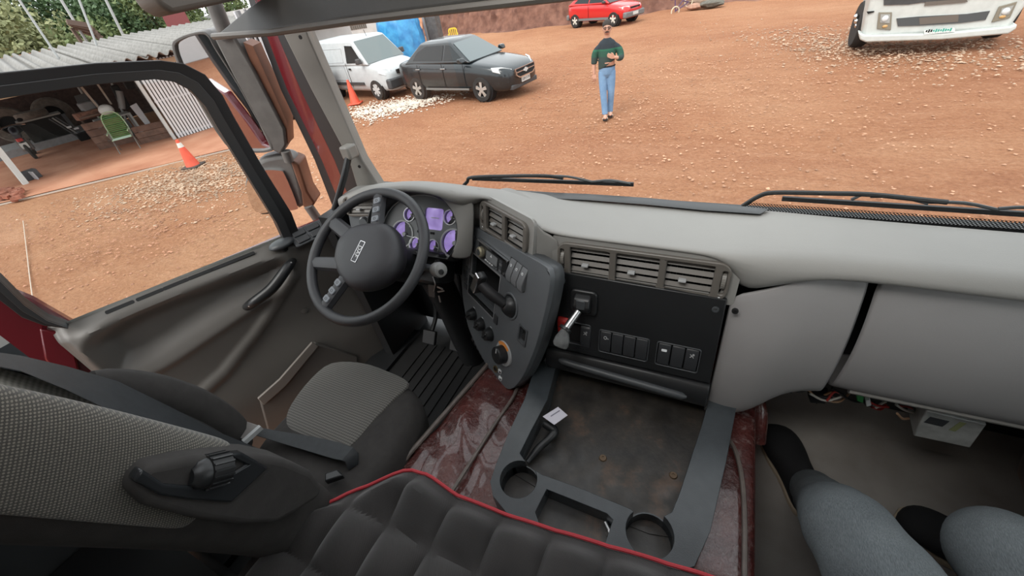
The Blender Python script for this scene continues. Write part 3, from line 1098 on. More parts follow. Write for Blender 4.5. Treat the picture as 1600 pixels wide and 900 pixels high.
MB().ring(f3, rrect(.046, .066, .006), rrect(.03, .05, .004), -.002, .003).build('socket_frame', M_DARKP, stk, bevel=.001)
MB().fbox(f3, 0, 0, .034, .054, -.017, -.012).build('socket_back', M_DEEP, stk)
MB().fbox(f3, 0, -.006, .012, .022, -.012, -.003).build('socket_tongue', M_BLACK, stk)
for (x, y) in ((-.005, -.297), (.059, -.302), (.12, -.304)):
    f3 = FS.at(x, y)
    MB().lathe([(.0001, .0005), (.026, .0005), (.026, .002), (.0001, .002)], f3, 24).build('knob_well', M_BLACK, stk)
    kn = MB().lathe([(.021, .002), (.0205, .014), (.017, .024), (.0001, .024)], f3, 20).build('climate_knob', M_BLACK, stk)
    MB().fbox(f3.at(0, 0, 0, RAD(50)), 0, 0, .036, .008, .02, .029).build('grip_bar', M_BLACK, kn, bevel=.002)
    MB().fbox(f3.at(.0, .029), 0, 0, .012, .0015, .0, .0006).build('tick_marks', M_WHITE, kn)
f3 = FS.at(.217, -.318)
MB().lathe([(.0001, .0), (.045, .0), (.043, .005), (.0001, .005)], f3, 28).build('dial_plate', M_SILVER, stk)
sec = [(.044 * math.cos(RAD(a)), .044 * math.sin(RAD(a))) for a in range(50, 141, 10)] + [(.032 * math.cos(RAD(a)), .032 * math.sin(RAD(a))) for a in range(140, 49, -10)]
MB().poly(f3, sec, .005, .0062).build('orange_sector', M_ORANGE, stk)
rd = MB().lathe([(.031, .005), (.03, .03), (.026, .034), (.0001, .034)], f3, 24).build('rotary_dial', M_BLACK, stk)
MB().fbox(f3, 0, .02, .003, .016, .034, .035).build('pointer', M_WHITE, rd)
for k in range(7):
    f3 = FS.at(-.005 + .0215 * k, -.405 - .0055 * k, -.012, RAD(-12))
    MB().poly(f3, rrect(.018, .042, .003), -.01, .006).build('small_button', M_BLACK, stk, bevel=.002)
f3 = FS.at(.182, -.412)
MB().ring(f3, circ(.0125, 18), circ(.009, 18), -.001, .004).build('port_ring', mat('brass', (.45, .33, .16), .3, metal=1), stk)
MB().poly(f3, circ(.009, 18), .0, .001).build('port_hole', M_DEEP, stk)
for k, (x, y) in enumerate(((.21, -.40), (.218, -.425))):
    MB().poly(FS.at(x, y), rrect(.018, .014, .003), 0, .005).build('white_plug', M_WHITE, stk, bevel=.001)
    MB().poly(FS.at(x + .004, y), rrect(.008, .007, .001), .005, .0055).build('plug_hole', M_DEEP, stk)

# radio
FRD = FS.at(.083, -.026, 0)
rad = thing('car_radio', 'black car radio with a pale round dial in the control stack', 'radio', FRD.o)
MB().fbox(FRD, 0, 0, .18, .058, -.017, .004).build('body', M_BLACK, rad, bevel=.002)
MB().poly(FRD, rrect(.188, .007, .002, cy=.029), .002, .011).build('chrome_strip', M_CHROME, rad)
f3 = FRD.at(-.066, -.008)
rk = MB().lathe([(.019, .004), (.0185, .014), (.014, .018), (.0001, .018)], f3, 24).build('volume_knob', mat('gold_knob', (.42, .38, .27), .35, metal=.6), rad)
MB().poly(f3, circ(.011, 18), .018, .0185).build('knob_cap', M_DARKP, rk)
MB().poly(FRD, rrect(.07, .03, .003, cx=.0, cy=-.002), .004, .0055).build('display', mat('grey_screen', (.2, .21, .215), .15), rad)
MB().poly(FRD, [(-.008, .0), (.002, .0), (-.003, .009)], .0055, .006).build('symbol', M_WHITE, rad)
for k in range(6):
    MB().poly(FRD, rrect(.0095, .004, .001, cx=-.034 + .0135 * k, cy=-.023), .004, .0065).build('button', M_WHITE if k < 4 else M_SWITCH2, rad)
for k in range(4):
    MB().poly(FRD, rrect(.014, .008, .001, cx=.056, cy=.012 - .011 * k), .004, .006).build('side_button', M_SWITCH2 if k % 2 else M_DARKP, rad)
MB().poly(FRD, circ(.004, 12, .078, -.02), .004, .0065).build('jack', M_STEEL, rad)

# ------------------------------------------------------------------ black switch panel with drawer
FB = Fr((-.145, .84, 2.05), (1, 0, 0), (0, .18540786, .98266165))
pan = thing('switch_panel', 'flat black switch panel under the triple vent', 'switch panel', FB.o)
WELLS = [(-.145, -.186, .075, .075), (-.009, -.192, .136, .075), (.137, -.192, .106, .075)]
MB().plate(FB, [(-.24, -.258), (-.212, .014), (.224, .006), (.228, -.258)], [rrect(w_, h_, .006, cx=a, cy=b) for a, b, w_, h_ in WELLS], -.012, 0).build('face_plate', M_BLACK, pan, bevel=.003)
MB().fbox(FB, -.008, -.13, .46, .26, -.03, -.0125).build('backing', M_DEEP, pan)
for a, b_, w_, h_ in WELLS:
    MB().ring(FB, rrect(w_ + .006, h_ + .006, .007, cx=a, cy=b_), rrect(w_, h_, .006, cx=a, cy=b_), -.002, .003).build('switch_frame', M_DARKP, pan, bevel=.001)
marks = {0: 'x', 1: 'o', 5: 'box', 7: 'x'}
SWX = [-.12, -.06, -.026, .008, .042, .102, .137, .172]
for k, x in enumerate(SWX):
    f3 = FB.at(x, -.19)
    prof = [(-.036, -.011), (-.036, .003), (-.005, .007), (.03, .002), (.036, -.004), (.036, -.011)]
    b_ = MB().loft([[f3.p(-.0158, a, c) for a, c in prof], [f3.p(.0158, a, c) for a, c in prof]])
    so = b_.build('rocker_switch', M_SWITCH, pan, bevel=.002)
    if k in marks:
        f4 = Fr(f3.p(0, .014, .0052), FB.u, FB.v - FB.n * .14)
        mk = MB()
        if marks[k] == 'box':
            mk.poly(f4, rrect(.014, .007, .002), -.001, .0006)
        elif marks[k] == 'o':
            mk.ring(f4, circ(.005, 12), circ(.0035, 12), -.001, .0006)
            mk.fbox(f4, .007, -.002, .005, .0012, -.001, .0006)
        else:
            for a in (45, -45):
                mk.fbox(f4.at(0, 0, 0, RAD(a)), 0, 0, .013, .0014, -.001, .0006)
            mk.ring(f4, circ(.003, 10, .003, .004), circ(.002, 10, .003, .004), -.001, .0006)
        mk.build('symbol', M_WHITE if marks[k] == 'box' else M_SILVER, so)
f3 = FB.at(-.19, -.172)
b_ = MB().loft([[f3.p(s_ * .016, a, c) for a, c in ((-.034, -.01), (-.03, .006), (.026, .012), (.036, .004), (.036, -.01))] for s_ in (-1, 1)])
b_.build('red_switch', M_REDP, pan, bevel=.003)
f3 = FB.at(-.199, -.012)
MB().lathe([(.016, 0), (.015, .012), (.012, .016), (.0075, .016), (.0075, .006), (.0001, .006)], f3, 20).build('lighter_socket', M_DARKP, pan)
for q in ((1118, 483.5),):
    MB().lathe([(.0085, 0), (.008, .003), (.004, .0035), (.004, .001), (.0001, .001)], FB.at(*FB.px(*q)), 14).build('screw', M_DARKP, pan)
# parking brake valve
bk = thing('brake_lever', 'grey handled parking brake lever on the black switch panel', 'lever', FB.p(-.127, -.07, .01))
f3 = FB.at(-.127, -.068)
MB().poly(f3, rrect(.078, .078, .014), 0, .012).build('base', M_BLACK, bk, bevel=.004)
hb = MB()
hb.loft([[f3.p(s_ * .024, a, c) for a, c in ((-.03, .01), (-.02, .03), (.0, .04), (.022, .03), (.03, .01))] for s_ in (-1, 1)])
hb.build('housing', M_BLACK, bk, bevel=.005, seg=3)
MB().fbox(f3, .0, .008, .026, .03, .034, .04).build('cap', M_DARKP, bk, bevel=.003)
s0, s1 = f3.p(-.008, -.018, .03), f3.p(-.03, -.055, .075)
MB().cyl(s0, s1, .0105, n=16).build('shaft', M_STEEL, bk)
ff = Fr(s1, FB.u, (s1 - s0).cross(FB.u) * -1)
ff2 = Fr(s1, ff.u, ff.n.cross(ff.u))
dv = (s1 - s0).normalized()
fd2 = Fr(s1, FB.u, FB.u.cross(dv) * -1)
MB().tube([s1 - dv * .004, s1 + dv * .004], .019, 20).build('collar', M_BLACK, bk)
dn = (dv * .55 - FB.v * .7).normalized()
rings = []
for t, w_, th in ((.0, .011, .010), (.012, .015, .013), (.03, .022, .015), (.046, .024, .015), (.054, .02, .011), (.056, .01, .005)):
    c_ = s1 + dn * t
    e1 = (FB.u - dn * FB.u.dot(dn)).normalized()
    e2 = dn.cross(e1)
    rings.append([c_ + e1 * (w_ * math.cos(RAD(a))) + e2 * (th * math.sin(RAD(a))) for a in range(0, 360, 24)])
MB().loft(rings).build('knob', mat('worn_grey_knob', (.13, .135, .135), .5, var=.25, vscale=60), bk)
# drawer
dr = MB()
prof = [(-.262, -.005), (-.262, .004), (-.275, .014), (-.318, .016), (-.338, .006), (-.338, -.03), (-.262, -.03)]
dr.loft([[FB.p(a, b_, c) for b_, c in prof] for a in (-.246, .23)])
dro = dr.build('drawer', M_BLACK, pan, bevel=.004)
hpath = smooth_path([FB.p(-.2, -.29, .016), FB.p(-.12, -.293, .019), FB.p(.1, -.304, .019), FB.p(.178, -.31, .016)], 5)
MB().tube(hpath, [.004] + [.0115] * (len(hpath) - 2) + [.004], 10).build('handle_lip', M_DARKP, dro)

# ================================================================== steering wheel
WC = V(-.957, .728, 2.107)
WN = V(.0256, -.575, .818).normalized()
FW = Fr(WC, (1, 0, 0), V(0, .818, .575))
sw_t = thing('steering_wheel', 'black four spoke steering wheel turned a quarter', 'steering wheel', WC)
M_WHEEL = mat('wheel_rubber', (.033, .034, .037), .48, var=.12, grain=.25, gscale=500)
M_HUB = mat('hub_grey', (.034, .034, .038), .5, var=.06, grain=.25, gscale=700)
rim_p = [FW.p(.2185 * math.cos(2 * math.pi * k / 64), .2185 * math.sin(2 * math.pi * k / 64)) for k in range(64)]
MB().tube(rim_p, .0165, 14, closed=True, up=WN).build('rim', M_WHEEL, sw_t)
hubpx = [(521, 402), (527, 376), (540, 360), (556, 351), (577, 347), (597, 347), (610, 352), (620, 366), (624, 388), (622, 408), (611, 428), (592, 443), (567, 451), (545, 449), (530, 434), (523, 417)]
hub = [FW.px(x, y, .015) for x, y in hubpx]
hub = [(p.x, p.y) for p in smooth_path([(a, b, 0) for a, b in hub], 3, True)]
hcx = sum(a for a, b in hub) / len(hub)
hcy = sum(b for a, b in hub) / len(hub)
rings = []
for sc_, c in ((.78, -.055), (.97, -.03), (1.0, -.008), (.985, .008), (.93, .02), (.8, .03), (.55, .036), (.25, .038), (.02, .0385)):
    rings.append([FW.p(hcx + (a - hcx) * sc_, hcy + (b - hcy) * sc_, c) for a, b in hub])
MB().loft(rings).build('hub', M_HUB, sw_t)


def spoke(p_rim, p_hub, w0, w1, lift, name='spoke', dark=M_HUB):
    a = Vector((*FW.px(*p_rim, 0), 0))
    b = Vector((*FW.px(*p_hub, .01), 0))
    a = a.normalized() * .212
    d = (b - a).normalized()
    s_ = Vector((-d.y, d.x, 0))
    b = b + d * .03
    rings = []
    for t in (0, .25, .5, .75, 1):
        c = a.lerp(b, t)
        w = w0 + (w1 - w0) * t
        h = lift * t
        rings.append([FW.p(c.x + s_.x * k * w, c.y + s_.y * k * w, hh + h) for k, hh in ((-1, -.006), (-.7, .008), (0, .013), (.7, .008), (1, -.006), (.6, -.018), (-.6, -.018))])
    o = MB().loft(rings).build(name, dark, sw_t)
    return a, b, d, s_


sp = []
sp.append(spoke((594, 300), (588, 350), .024, .024, .012))
sp.append(spoke((514, 341), (538, 362), .026, .026, .012))
sp.append(spoke((481, 412), (524, 412), .024, .026, .012))
sp.append(spoke((510, 476), (535, 440), .022, .024, .012))
M_BTN = mat('grey_button', (.20, .215, .235), .4)
for i in (0, 3):
    a, b, d, s_ = sp[i]
    for k in range(3):
        c = a.lerp(b, .22 + .24 * k)
        f3 = Fr(FW.p(c.x + s_.x * .002, c.y + s_.y * .002, .012 + .003 * k), FW.u * d.x + FW.v * d.y, FW.u * s_.x + FW.v * s_.y)
        bo = MB().poly(f3, rrect(.021, .026, .006), -.004, .005).build('thumb_button', M_BTN, sw_t, bevel=.002)
        MB().ring(f3, circ(.005, 10), circ(.0035, 10), .005, .0056).build('symbol', M_DARKP, bo)
# brand plate reads down the hub
a_ = Vector((*FW.px(567, 379, .037), 0))
b_ = Vector((*FW.px(553, 407, .037), 0))
d = (b_ - a_).normalized()
FT = Fr(FW.p((a_.x + b_.x) / 2, (a_.y + b_.y) / 2, .0375), FW.u * d.x + FW.v * d.y, -FW.u * d.y + FW.v * d.x)
pl_w = (b_ - a_).length
MB().poly(FT, rrect(pl_w + .008, .022, .002), -.004, .001).build('badge', mat('badge_dark', (.03, .03, .035), .3), sw_t)
MB().ring(FT, rrect(pl_w + .008, .022, .002), rrect(pl_w + .005, .019, .002), .001, .0016).build('badge_rim', M_CHROME, sw_t)
text_part('DAF', FT.at(0, 0, .0012), .021, mat('badge_white', (.8, .8, .8), .3), sw_t, 'badge_lettering')

# column, stalks, ignition
colm = thing('steering_column', 'black steering column with stalks behind the wheel', 'steering column', (-.957, .98, FLOOR))
c0, c1 = FW.p(0, 0, -.05), V(-.957, .99, 1.86)
MB().tube([c0, c0.lerp(c1, .3), c1], [.05, .062, .07], 16).build('shroud', M_BLACK, colm)
MB().tube([c1, V(-.94, 1.02, 1.6), V(-.92, 1.05, 1.3)], [.065, .06, .075], 14).build('lower_column', M_BLACK, colm)
MB().box(V(-.90, .93, 1.93), (.16, .12, .12), Matrix.Rotation(RAD(-30), 3, 'X')).build('switch_block', M_BLACK, colm, bevel=.015)
k0, k1 = ay(652, 416, .84), ay(681, 421, .80)
MB().cyl(k0, k1, .012, .014).build('stalk', M_DARKP, colm)
kd = (k1 - k0).normalized()
sk = MB().tube([k1 - kd * .012, k1, k1 + kd * .02, k1 + kd * .034, k1 + kd * .04], [.014, .023, .026, .022, .008], 14)
sko = sk.build('stalk_head', mat('pale_grey_knob', (.30, .30, .29), .4), colm)
fk_ = Fr(ay(690, 425, .775), (1, 0, 0), (0, .5, 1))
MB().lathe([(.0001, 0), (.009, 0), (.008, .006), (.0001, .006)], fk_, 14).build('stalk_button', M_BLACK, sko)
kt = thing('key_ring', 'ignition keys and tag hanging below the stalk', 'keys', ay(676, 440, .86))
MB().tube(smooth_path([ay(676, 432, .86), ay(680, 444, .85), ay(678, 455, .85)], 4), .0025, 6).build('split_ring', M_STEEL, kt)
MB().prism([ay(669, 445, .85), ay(679, 447, .85), ay(679, 465, .85), ay(670, 463, .85)], (0, .004, 0)).build('tag', mat('key_tag', (.09, .085, .08), .4), kt)
for q0, q1 in (((683, 448), (692, 452)), ((684, 456), (694, 454)), ((686, 462), (688, 472))):
    MB().bar(ay(*q0, .845), ay(*q1, .845), .006, .003, (0, 1, 0)).build('key', M_STEEL, kt)
pe = MB().tube(smooth_path([V(-.86, 1.12, 1.7), V(-.85, 1.1, 1.5), V(-.84, 1.04, 1.4)], 4), .012, 8)
for nm, x, y in (('clutch_pedal', -1.12, 1.0), ('brake_pedal', -.96, 1.0)):
    t = thing(nm, 'black %s hanging under the dashboard' % nm.replace('_', ' '), 'pedal', (x, y, FLOOR))
    MB().tube(smooth_path([V(x, 1.15, 1.75), V(x, 1.1, 1.5), V(x, y + .02, 1.42)], 4), .011, 8).build('arm', M_BLACK, t)
    MB().box((x, y, 1.41), (.075, .02, .07), Matrix.Rotation(RAD(-35), 3, 'X')).build('pad', M_RUBBER, t, bevel=.005)

# ================================================================== engine tunnel in maroon vinyl
def vinyl():
    m, nt, b = nodes_of('maroon_vinyl')
    vec = coords(nt)
    f = noise(nt, vec, 6, 6, .65, .5)
    c = ramp(nt, f, [(.3, (.045, .010, .009)), (.55, (.10, .026, .022)), (.72, (.15, .055, .043))])
    w2 = noise(nt, vec, 30, 7, .72, .4)
    c = mixc(nt, ramp(nt, w2, [(.54, (0, 0, 0)), (.72, (.5, .5, .5))]), c, (.30, .25, .23))
    nt.links.new(c, b.inputs['Base Color'])
    nt.links.new(ramp(nt, w2, [(.35, (.10, .10, .10)), (.7, (.34, .34, .34))]), b.inputs['Roughness'])
    h = mixc(nt, .5, noise(nt, vec, 16, 5, .6, .6), noise(nt, vec, 60, 4, .6, .4))
    bump(nt, b, h, .8, .012)
    b.inputs['Coat Weight'].default_value = .7
    b.inputs['Coat Roughness'].default_value = .08
    return m


M_VINYL = vinyl()
tun = thing('engine_tunnel', 'hump between the seats covered in creased maroon vinyl', 'engine cover', (-.25, .4, FLOOR))
TZ = 1.64


def tunnel_left(y):
    return -.735 + (y - .2) * .178


rows = []
rt_ = random.Random(8)
for i in range(61):
    y = -.35 + 1.5 * i / 60
    row = []
    xl = tunnel_left(y)
    for j in range(57):
        x = xl + (.232 - xl) * j / 56
        z = TZ - .012 * sstep(.03, 0, x - xl) - .012 * sstep(.03, 0, .232 - x)
        if x < -.44:
            u_, v_ = (x + .56) / .08, (y - .55) / .14
            z += .024 * math.exp(-(u_ * u_ + v_ * v_)) + .010 * math.exp(-((x + .57 + (y - .5) * .6) / .018) ** 2) * sstep(.35, .45, y) * sstep(.75, .6, y)
            z += .008 * math.sin(x * 38 + y * 22) * math.sin(y * 17 - x * 9) * sstep(.2, .4, y)
        row.append(V(x, y, z))
    row = [V(xl - .02, y, FLOOR), V(xl - .012, y, FLOOR + .2)] + row + [V(.24, y, FLOOR + .2), V(.245, y, FLOOR)]
    rows.append(row)
MB().grid(rows).build('vinyl_cover', M_VINYL, tun, sub=1)
M_PIPE = mat('grey_welt', (.14, .115, .1), .45, var=.2, vscale=30)
for pts, r in (([V(tunnel_left(y) + .004, y, TZ + .001) for y in [-.2 + .1 * k for k in range(12)]], .008),
               ([az(700, 778, TZ + .016), az(740, 715, TZ + .016), az(775, 660, TZ + .016), az(803, 618, TZ + .016), az(815, 585, TZ + .016)], .006),
               ([az(1133, 680, TZ + .003), az(1148, 702, TZ + .016), az(1158, 740, TZ + .016), az(1163, 800, TZ + .016), az(1163, 920, TZ + .016)], .006)):
    MB().tube(smooth_path(pts, 4), r, 8).build('welt', M_PIPE, tun)
MB().tube(smooth_path([az(1183, 622, 1.6), az(1187, 650, 1.57), az(1184, 690, 1.5)], 4), .022, 12).build('side_roll', M_VINYL, tun)

# ------------------------------------------------------------------ storage tray
RZ = 1.715
FTY = Fr((0, 0, RZ), (1, 0, 0), (0, 1, 0))
tp = lambda x, y, z=RZ: (az(x, y, z).x, az(x, y, z).y)
tray = thing('storage_tray', 'grey plastic storage tray with cup holders below the switch panel', 'tray', (-.14, .58, TZ))
M_TRAY = mat('tray_plastic', (.042, .049, .054), .27, var=.15, vscale=14, grain=.2)
m_tf, nt, b = nodes_of('dirty_tray_floor')
vec = coords(nt)
f = noise(nt, vec, 9, 6, .65)
c = ramp(nt, f, [(.35, (.018, .017, .016)), (.55, (.042, .036, .03)), (.72, (.12, .072, .045))])
nt.links.new(c, b.inputs['Base Color'])
nt.links.new(ramp(nt, noise(nt, vec, 22, 4), [(.3, (.3, .3, .3)), (.7, (.6, .6, .6))]), b.inputs['Roughness'])
bump(nt, b, f, .4, .006)
outer = [tp(*q) for q in ((838, 585), (820, 622), (795, 675), (775, 725), (766, 752), (770, 775), (800, 812), (870, 850), (960, 880), (1040, 900), (1085, 885), (1110, 830), (1135, 720), (1150, 640), (1160, 600))]
ya = .84
outer = [(-.44, ya)] + outer[1:] + [(.17, ya)]
mainh = [tp(*q) for q in ((855, 625), (830, 672), (812, 708), (826, 728), (846, 741), (905, 762), (985, 795), (1000, 808), (1020, 815), (1050, 800), (1062, 770), (1080, 715), (1098, 660))]
mainh = [(-.37, .835)] + mainh + [(.095, .835)]
cl, crr = tp(810, 748), tp(1015, 832)
mid = [tp(*q) for q in ((854, 764), (948, 802), (958, 812), (945, 850), (930, 872), (850, 840), (836, 800))]
MB().plate(FTY, outer, [mainh, circ(.049, 28, *cl), circ(.052, 28, *crr), mid], -.068, 0).build('body', M_TRAY, tray, bevel=.006, seg=3)
MB().poly(FTY, [(-.42, .84), (-.40, .44), (-.30, .425), (-.06, .42), (.0, .42), (.09, .44), (.13, .84)], -.072, -.066).build('tray_floor', m_tf, tray)
for c_, r in ((cl, .049), (crr, .052)):
    MB().lathe([(r + .003, -.03), (r + .003, -.07), (r, -.07), (r, -.03), (r + .003, -.03)], FTY.at(*c_), 28).build('cup_wall', M_TRAY, tray)
    MB().poly(FTY, circ(r, 28, *c_), -.0715, -.069).build('cup_floor', m_tf, tray)
MB().poly(FTY, mid, -.066, -.05).build('pocket_floor', m_tf, tray)
for q in ((942, 716), (1052, 743)):
    MB().lathe([(.0001, 0), (.011, 0), (.009, .004), (.004, .004), (.004, .002), (.0001, .002)], Fr(az(*q, RZ - .066), (1, 0, 0), (0, 1, 0)), 12).build('screw', mat('rusty_screw', (.16, .11, .07), .6, metal=.5), tray)
# things lying in the tray
ht = thing('window_crank', 'black plastic crank handle lying in the storage tray', 'handle', az(850, 700, RZ - .04))
hpz = RZ - .05
MB().tube(smooth_path([az(824, 722, hpz), az(842, 700, hpz + .01), az(862, 682, hpz + .02), az(866, 672, hpz + .02), az(850, 662, hpz + .02)], 5), [.008, .008, .009, .01, .011, .011, .011, .011, .011, .011, .012, .012, .012, .012, .012, .013, .013, .013, .013, .012, .01], 10).build('bar', M_BLACK, ht)
MB().tube([az(826, 719, hpz + .004), az(861, 683, hpz + .026)], .003, 6).build('edge_rib', M_DARKP, ht)
pp = thing('paper_tag', 'small white paper slip on the crank handle', 'paper', az(868, 650, RZ - .005))
MB().prism([az(848, 651, RZ + .004), az(872, 636, RZ + .004), az(887, 649, RZ + .002), az(866, 664, RZ)], (0, 0, .001)).build('slip', mat('paper_white', (.62, .6, .66), .8), pp)
MB().prism([az(860, 650, RZ + .0045), az(874, 641, RZ + .0045), az(875, 642, RZ + .0045), az(861, 651, RZ + .0045)], (0, 0, .0006)).build('print_line', mat('ink', (.2, .2, .25), .8), pp)
bo_ = thing('loose_bolt', 'small metal bolt in the tray pocket', 'bolt', az(950, 822, RZ - .03))
MB().cyl(az(946, 816, RZ - .043), az(953, 830, RZ - .043), .006, n=10).build('shank', M_STEEL, bo_)
MB().cyl(az(953, 830, RZ - .043), az(955, 835, RZ - .043), .011, n=6).build('head', M_STEEL, bo_)

# ================================================================== driver seat
def fabric(name, base, line, wave_scale, axis, amount=1.0, dots=False, rough=.9):
    m, nt, b = nodes_of(name)
    tc = nt.nodes.new('ShaderNodeTexCoord')
    s_ = nt.nodes.new('ShaderNodeSeparateXYZ')
    nt.links.new(tc.outputs['Object'], s_.inputs[0])
    if dots:
        w1 = math_node(nt, 'SINE', math_node(nt, 'MULTIPLY', s_.outputs[1], wave_scale), 0)
        sh_ = math_node(nt, 'MULTIPLY', s_.outputs[2], wave_scale)
        w2 = math_node(nt, 'SINE', sh_, 0)
        fac = math_node(nt, 'MULTIPLY', w1, w2)
        fac = math_node(nt, 'GREATER_THAN', fac, .28)
    else:
        w1 = math_node(nt, 'SINE', math_node(nt, 'MULTIPLY', s_.outputs[axis], wave_scale), 0)
        w2 = math_node(nt, 'SINE', math_node(nt, 'MULTIPLY', s_.outputs[0 if axis else 1], wave_scale * 1.1), 0)
        fac = math_node(nt, 'MULTIPLY_ADD', w1, .38)
        fac = math_node(nt, 'ADD', fac, math_node(nt, 'MULTIPLY', w2, .12))
        fac.node.use_clamp = True
    vec = coords(nt)
    nz = noise(nt, vec, 300, 2)
    c = mixc(nt, fac, base, line)
    c = mixc(nt, .35, c, mixc(nt, nz, base, line), 'MIX')
    nt.links.new(c, b.inputs['Base Color'])
    b.inputs['Roughness'].default_value = rough
    b.inputs['Sheen Weight'].default_value = .25
    bump(nt, b, fac, .5, .0015)
    return m


M_SEAT = mat('charcoal_seat_cloth', (.038, .035, .033), .95, var=.12, vscale=30, grain=.4, gscale=900)
M_STRIPE = fabric('ribbed_seat_cloth', (.03, .028, .026), (.20, .19, .17), 780, 1)
M_RIB = fabric('khaki_back_cloth', (.10, .095, .08), (.32, .30, .25), 700, 2)
M_DOT = fabric('dotted_back_cloth', (.018, .017, .016), (.21, .195, .16), 1200, 2, dots=True)
seat = thing('driver_seat', 'charcoal cloth driver seat with ribbed cushion insert', 'seat', (-.93, .35, FLOOR))
SX, SY = -.925, .335


def superell(a, n_=3.2):
    c, s_ = math.cos(a), math.sin(a)
    return math.copysign(abs(c) ** (2 / n_), c), math.copysign(abs(s_) ** (2 / n_), s_)


def seat_pt(k, a, z):
    x, y = superell(a)
    taper = 1 - .10 * (y if y > 0 else 0)
    return V(SX + .232 * k * x * taper, SY + .245 * k * y, z - (.018 * max(0, y) ** 3 * k))


rings = []
for k, z in ((.9, 1.5), (.97, 1.53), (1.0, 1.59), (1.01, 1.64), (1.0, 1.675), (.965, 1.698), (.91, 1.711), (.82, 1.716), (.6, 1.717), (.3, 1.714), (.02, 1.713)):
    rings.append([seat_pt(k, 2 * math.pi * i / 48, z) for i in range(48)])
cu = MB().loft(rings).build('cushion', M_SEAT, seat, sub=1)
ins = [az(*q, 1.718) for q in ((516, 563), (560, 560), (600, 572), (636, 592), (618, 618), (585, 655), (555, 690), (538, 699), (500, 688), (455, 672), (446, 655), (455, 630), (485, 590))]
ins = smooth_path(ins, 3, True)
cen = sum(ins, V(0, 0, 0)) / len(ins)
rings = []
for k, dz in ((1.0, -.004), (.985, .003), (.93, .006), (.7, .007), (.4, .006), (.1, .005)):
    ring_ = []
    for p in ins:
        q = cen.lerp(p, k)
        yy = max(0, (q.y - SY) / .245)
        ring_.append(V(q.x, q.y, 1.714 - .018 * yy ** 3 + dz))
    rings.append(ring_)
MB().loft(rings).build('cushion_insert', M_STRIPE, cu)
MB().box((SX, SY - .02, 1.42), (.36, .34, .2)).build('seat_base', M_BLACK, seat, bevel=.02)
# backrest: leaning loft with bolsters
rings = []
BL = [(1.70, .16, .235, .03), (1.80, .165, .245, .05), (1.95, .13, .25, .06), (2.1, .085, .25, .062), (2.25, .035, .245, .06), (2.4, -.015, .235, .055), (2.52, -.06, .21, .04), (2.6, -.10, .17, .02)]
for z, y, w_, bo in BL:
    sec = [(-w_, -.10), (-w_ * 1.04, -.02), (-w_ * 1.0, bo * .7), (-w_ * .86, bo), (-w_ * .68, bo * .8), (-w_ * .5, .008), (0, .0), (w_ * .5, .008), (w_ * .68, bo * .8), (w_ * .86, bo), (w_, bo * .7), (w_ * 1.04, -.02), (w_, -.10), (w_ * .5, -.14), (-w_ * .5, -.14)]
    rings.append([V(SX + a * .95, y + d_ - .035, z + d_ * .28) for a, d_ in sec])
MB().loft(rings).build('backrest', M_SEAT, seat, sub=2)
rings = []
for z, y, w_, bo in ((2.13, .075, .25, .061), (2.17, .062, .249, .061), (2.25, .035, .245, .06), (2.4, -.015, .235, .055), (2.52, -.06, .21, .04)):
    sec = [(w_ * .55, .012), (w_ * .68, bo * .8), (w_ * .86, bo), (w_, bo * .7), (w_ * 1.04, -.02), (w_ * 1.03, -.07)]
    rings.append([V(SX + a * .95 + .008, y + d_ - .029, z + d_ * .28) for a, d_ in sec])
MB().grid(rings).build('side_wing', M_DOT, seat, sub=2, solid=.008)
rows = []
for z, y, w_, bo in BL[1:-1]:
    rows.append([V(SX + a * w_ * .95, y + d_ - .027, z + d_ * .28) for a, d_ in ((-.62, .03), (-.5, .010), (-.25, .003), (0, .002), (.25, .003), (.5, .010), (.62, .03))])
MB().grid(rows).build('back_insert', M_RIB, seat, sub=1, solid=.006)
# left bolster in plain cloth
pb_ = [V(SX - .225, .17, 1.72), V(SX - .23, .19, 1.82), V(SX - .232, .17, 1.96), V(SX - .232, .13, 2.08), V(SX - .23, .08, 2.18)]
MB().tube(smooth_path(pb_, 4), [.02, .034, .04, .044, .046, .047, .048, .048, .048, .047, .046, .045, .043, .04, .037, .032, .02], 12).build('side_bolster', M_SEAT, seat)
MB().tube(smooth_path([ax(184, 612, -1.2), ax(205, 601, -1.2), ax(240, 607, -1.2), ax(300, 634, -1.2), ax(372, 668, -1.2)], 4), .017, 10).build('left_armrest', M_BLACK, seat)
# folded armrest with adjuster
XA = -.645
pts = [ax(*q, XA) for q in ((203, 768), (215, 748), (235, 728), (300, 716), (350, 712), (410, 712), (450, 720), (488, 737), (506, 760), (500, 778), (466, 800), (430, 820), (380, 822), (300, 812), (225, 792))]
arm_o = MB().prism(pts, (-.075, .0, -.0)).build('armrest', M_SEAT, seat, bevel=.018, seg=4)
pts = [ax(*q, XA + .006) for q in ((222, 733), (258, 757), (326, 762), (386, 727), (354, 711), (380, 708), (421, 731), (362, 786), (300, 782), (250, 775), (208, 752))]
MB().prism(pts, (-.02, 0, 0)).build('hinge_cover', mat('gloss_black', (.02, .022, .024), .22), arm_o, bevel=.004, seg=3)
k0 = ax(296, 745, XA + .0)
k1 = ax(352, 730, XA - .0)
MB().tube([k0, k0.lerp(k1, .15), k0.lerp(k1, .4)], [.012, .021, .023], 18).build('knob_boss', M_BLACK, arm_o)
kn = MB().tube([k0.lerp(k1, .4), k0.lerp(k1, .42), k1], [.02, .0255, .0255], 20)
ko = kn.build('adjuster_knob', M_RUBBER, arm_o)
dk = (k1 - k0).normalized()
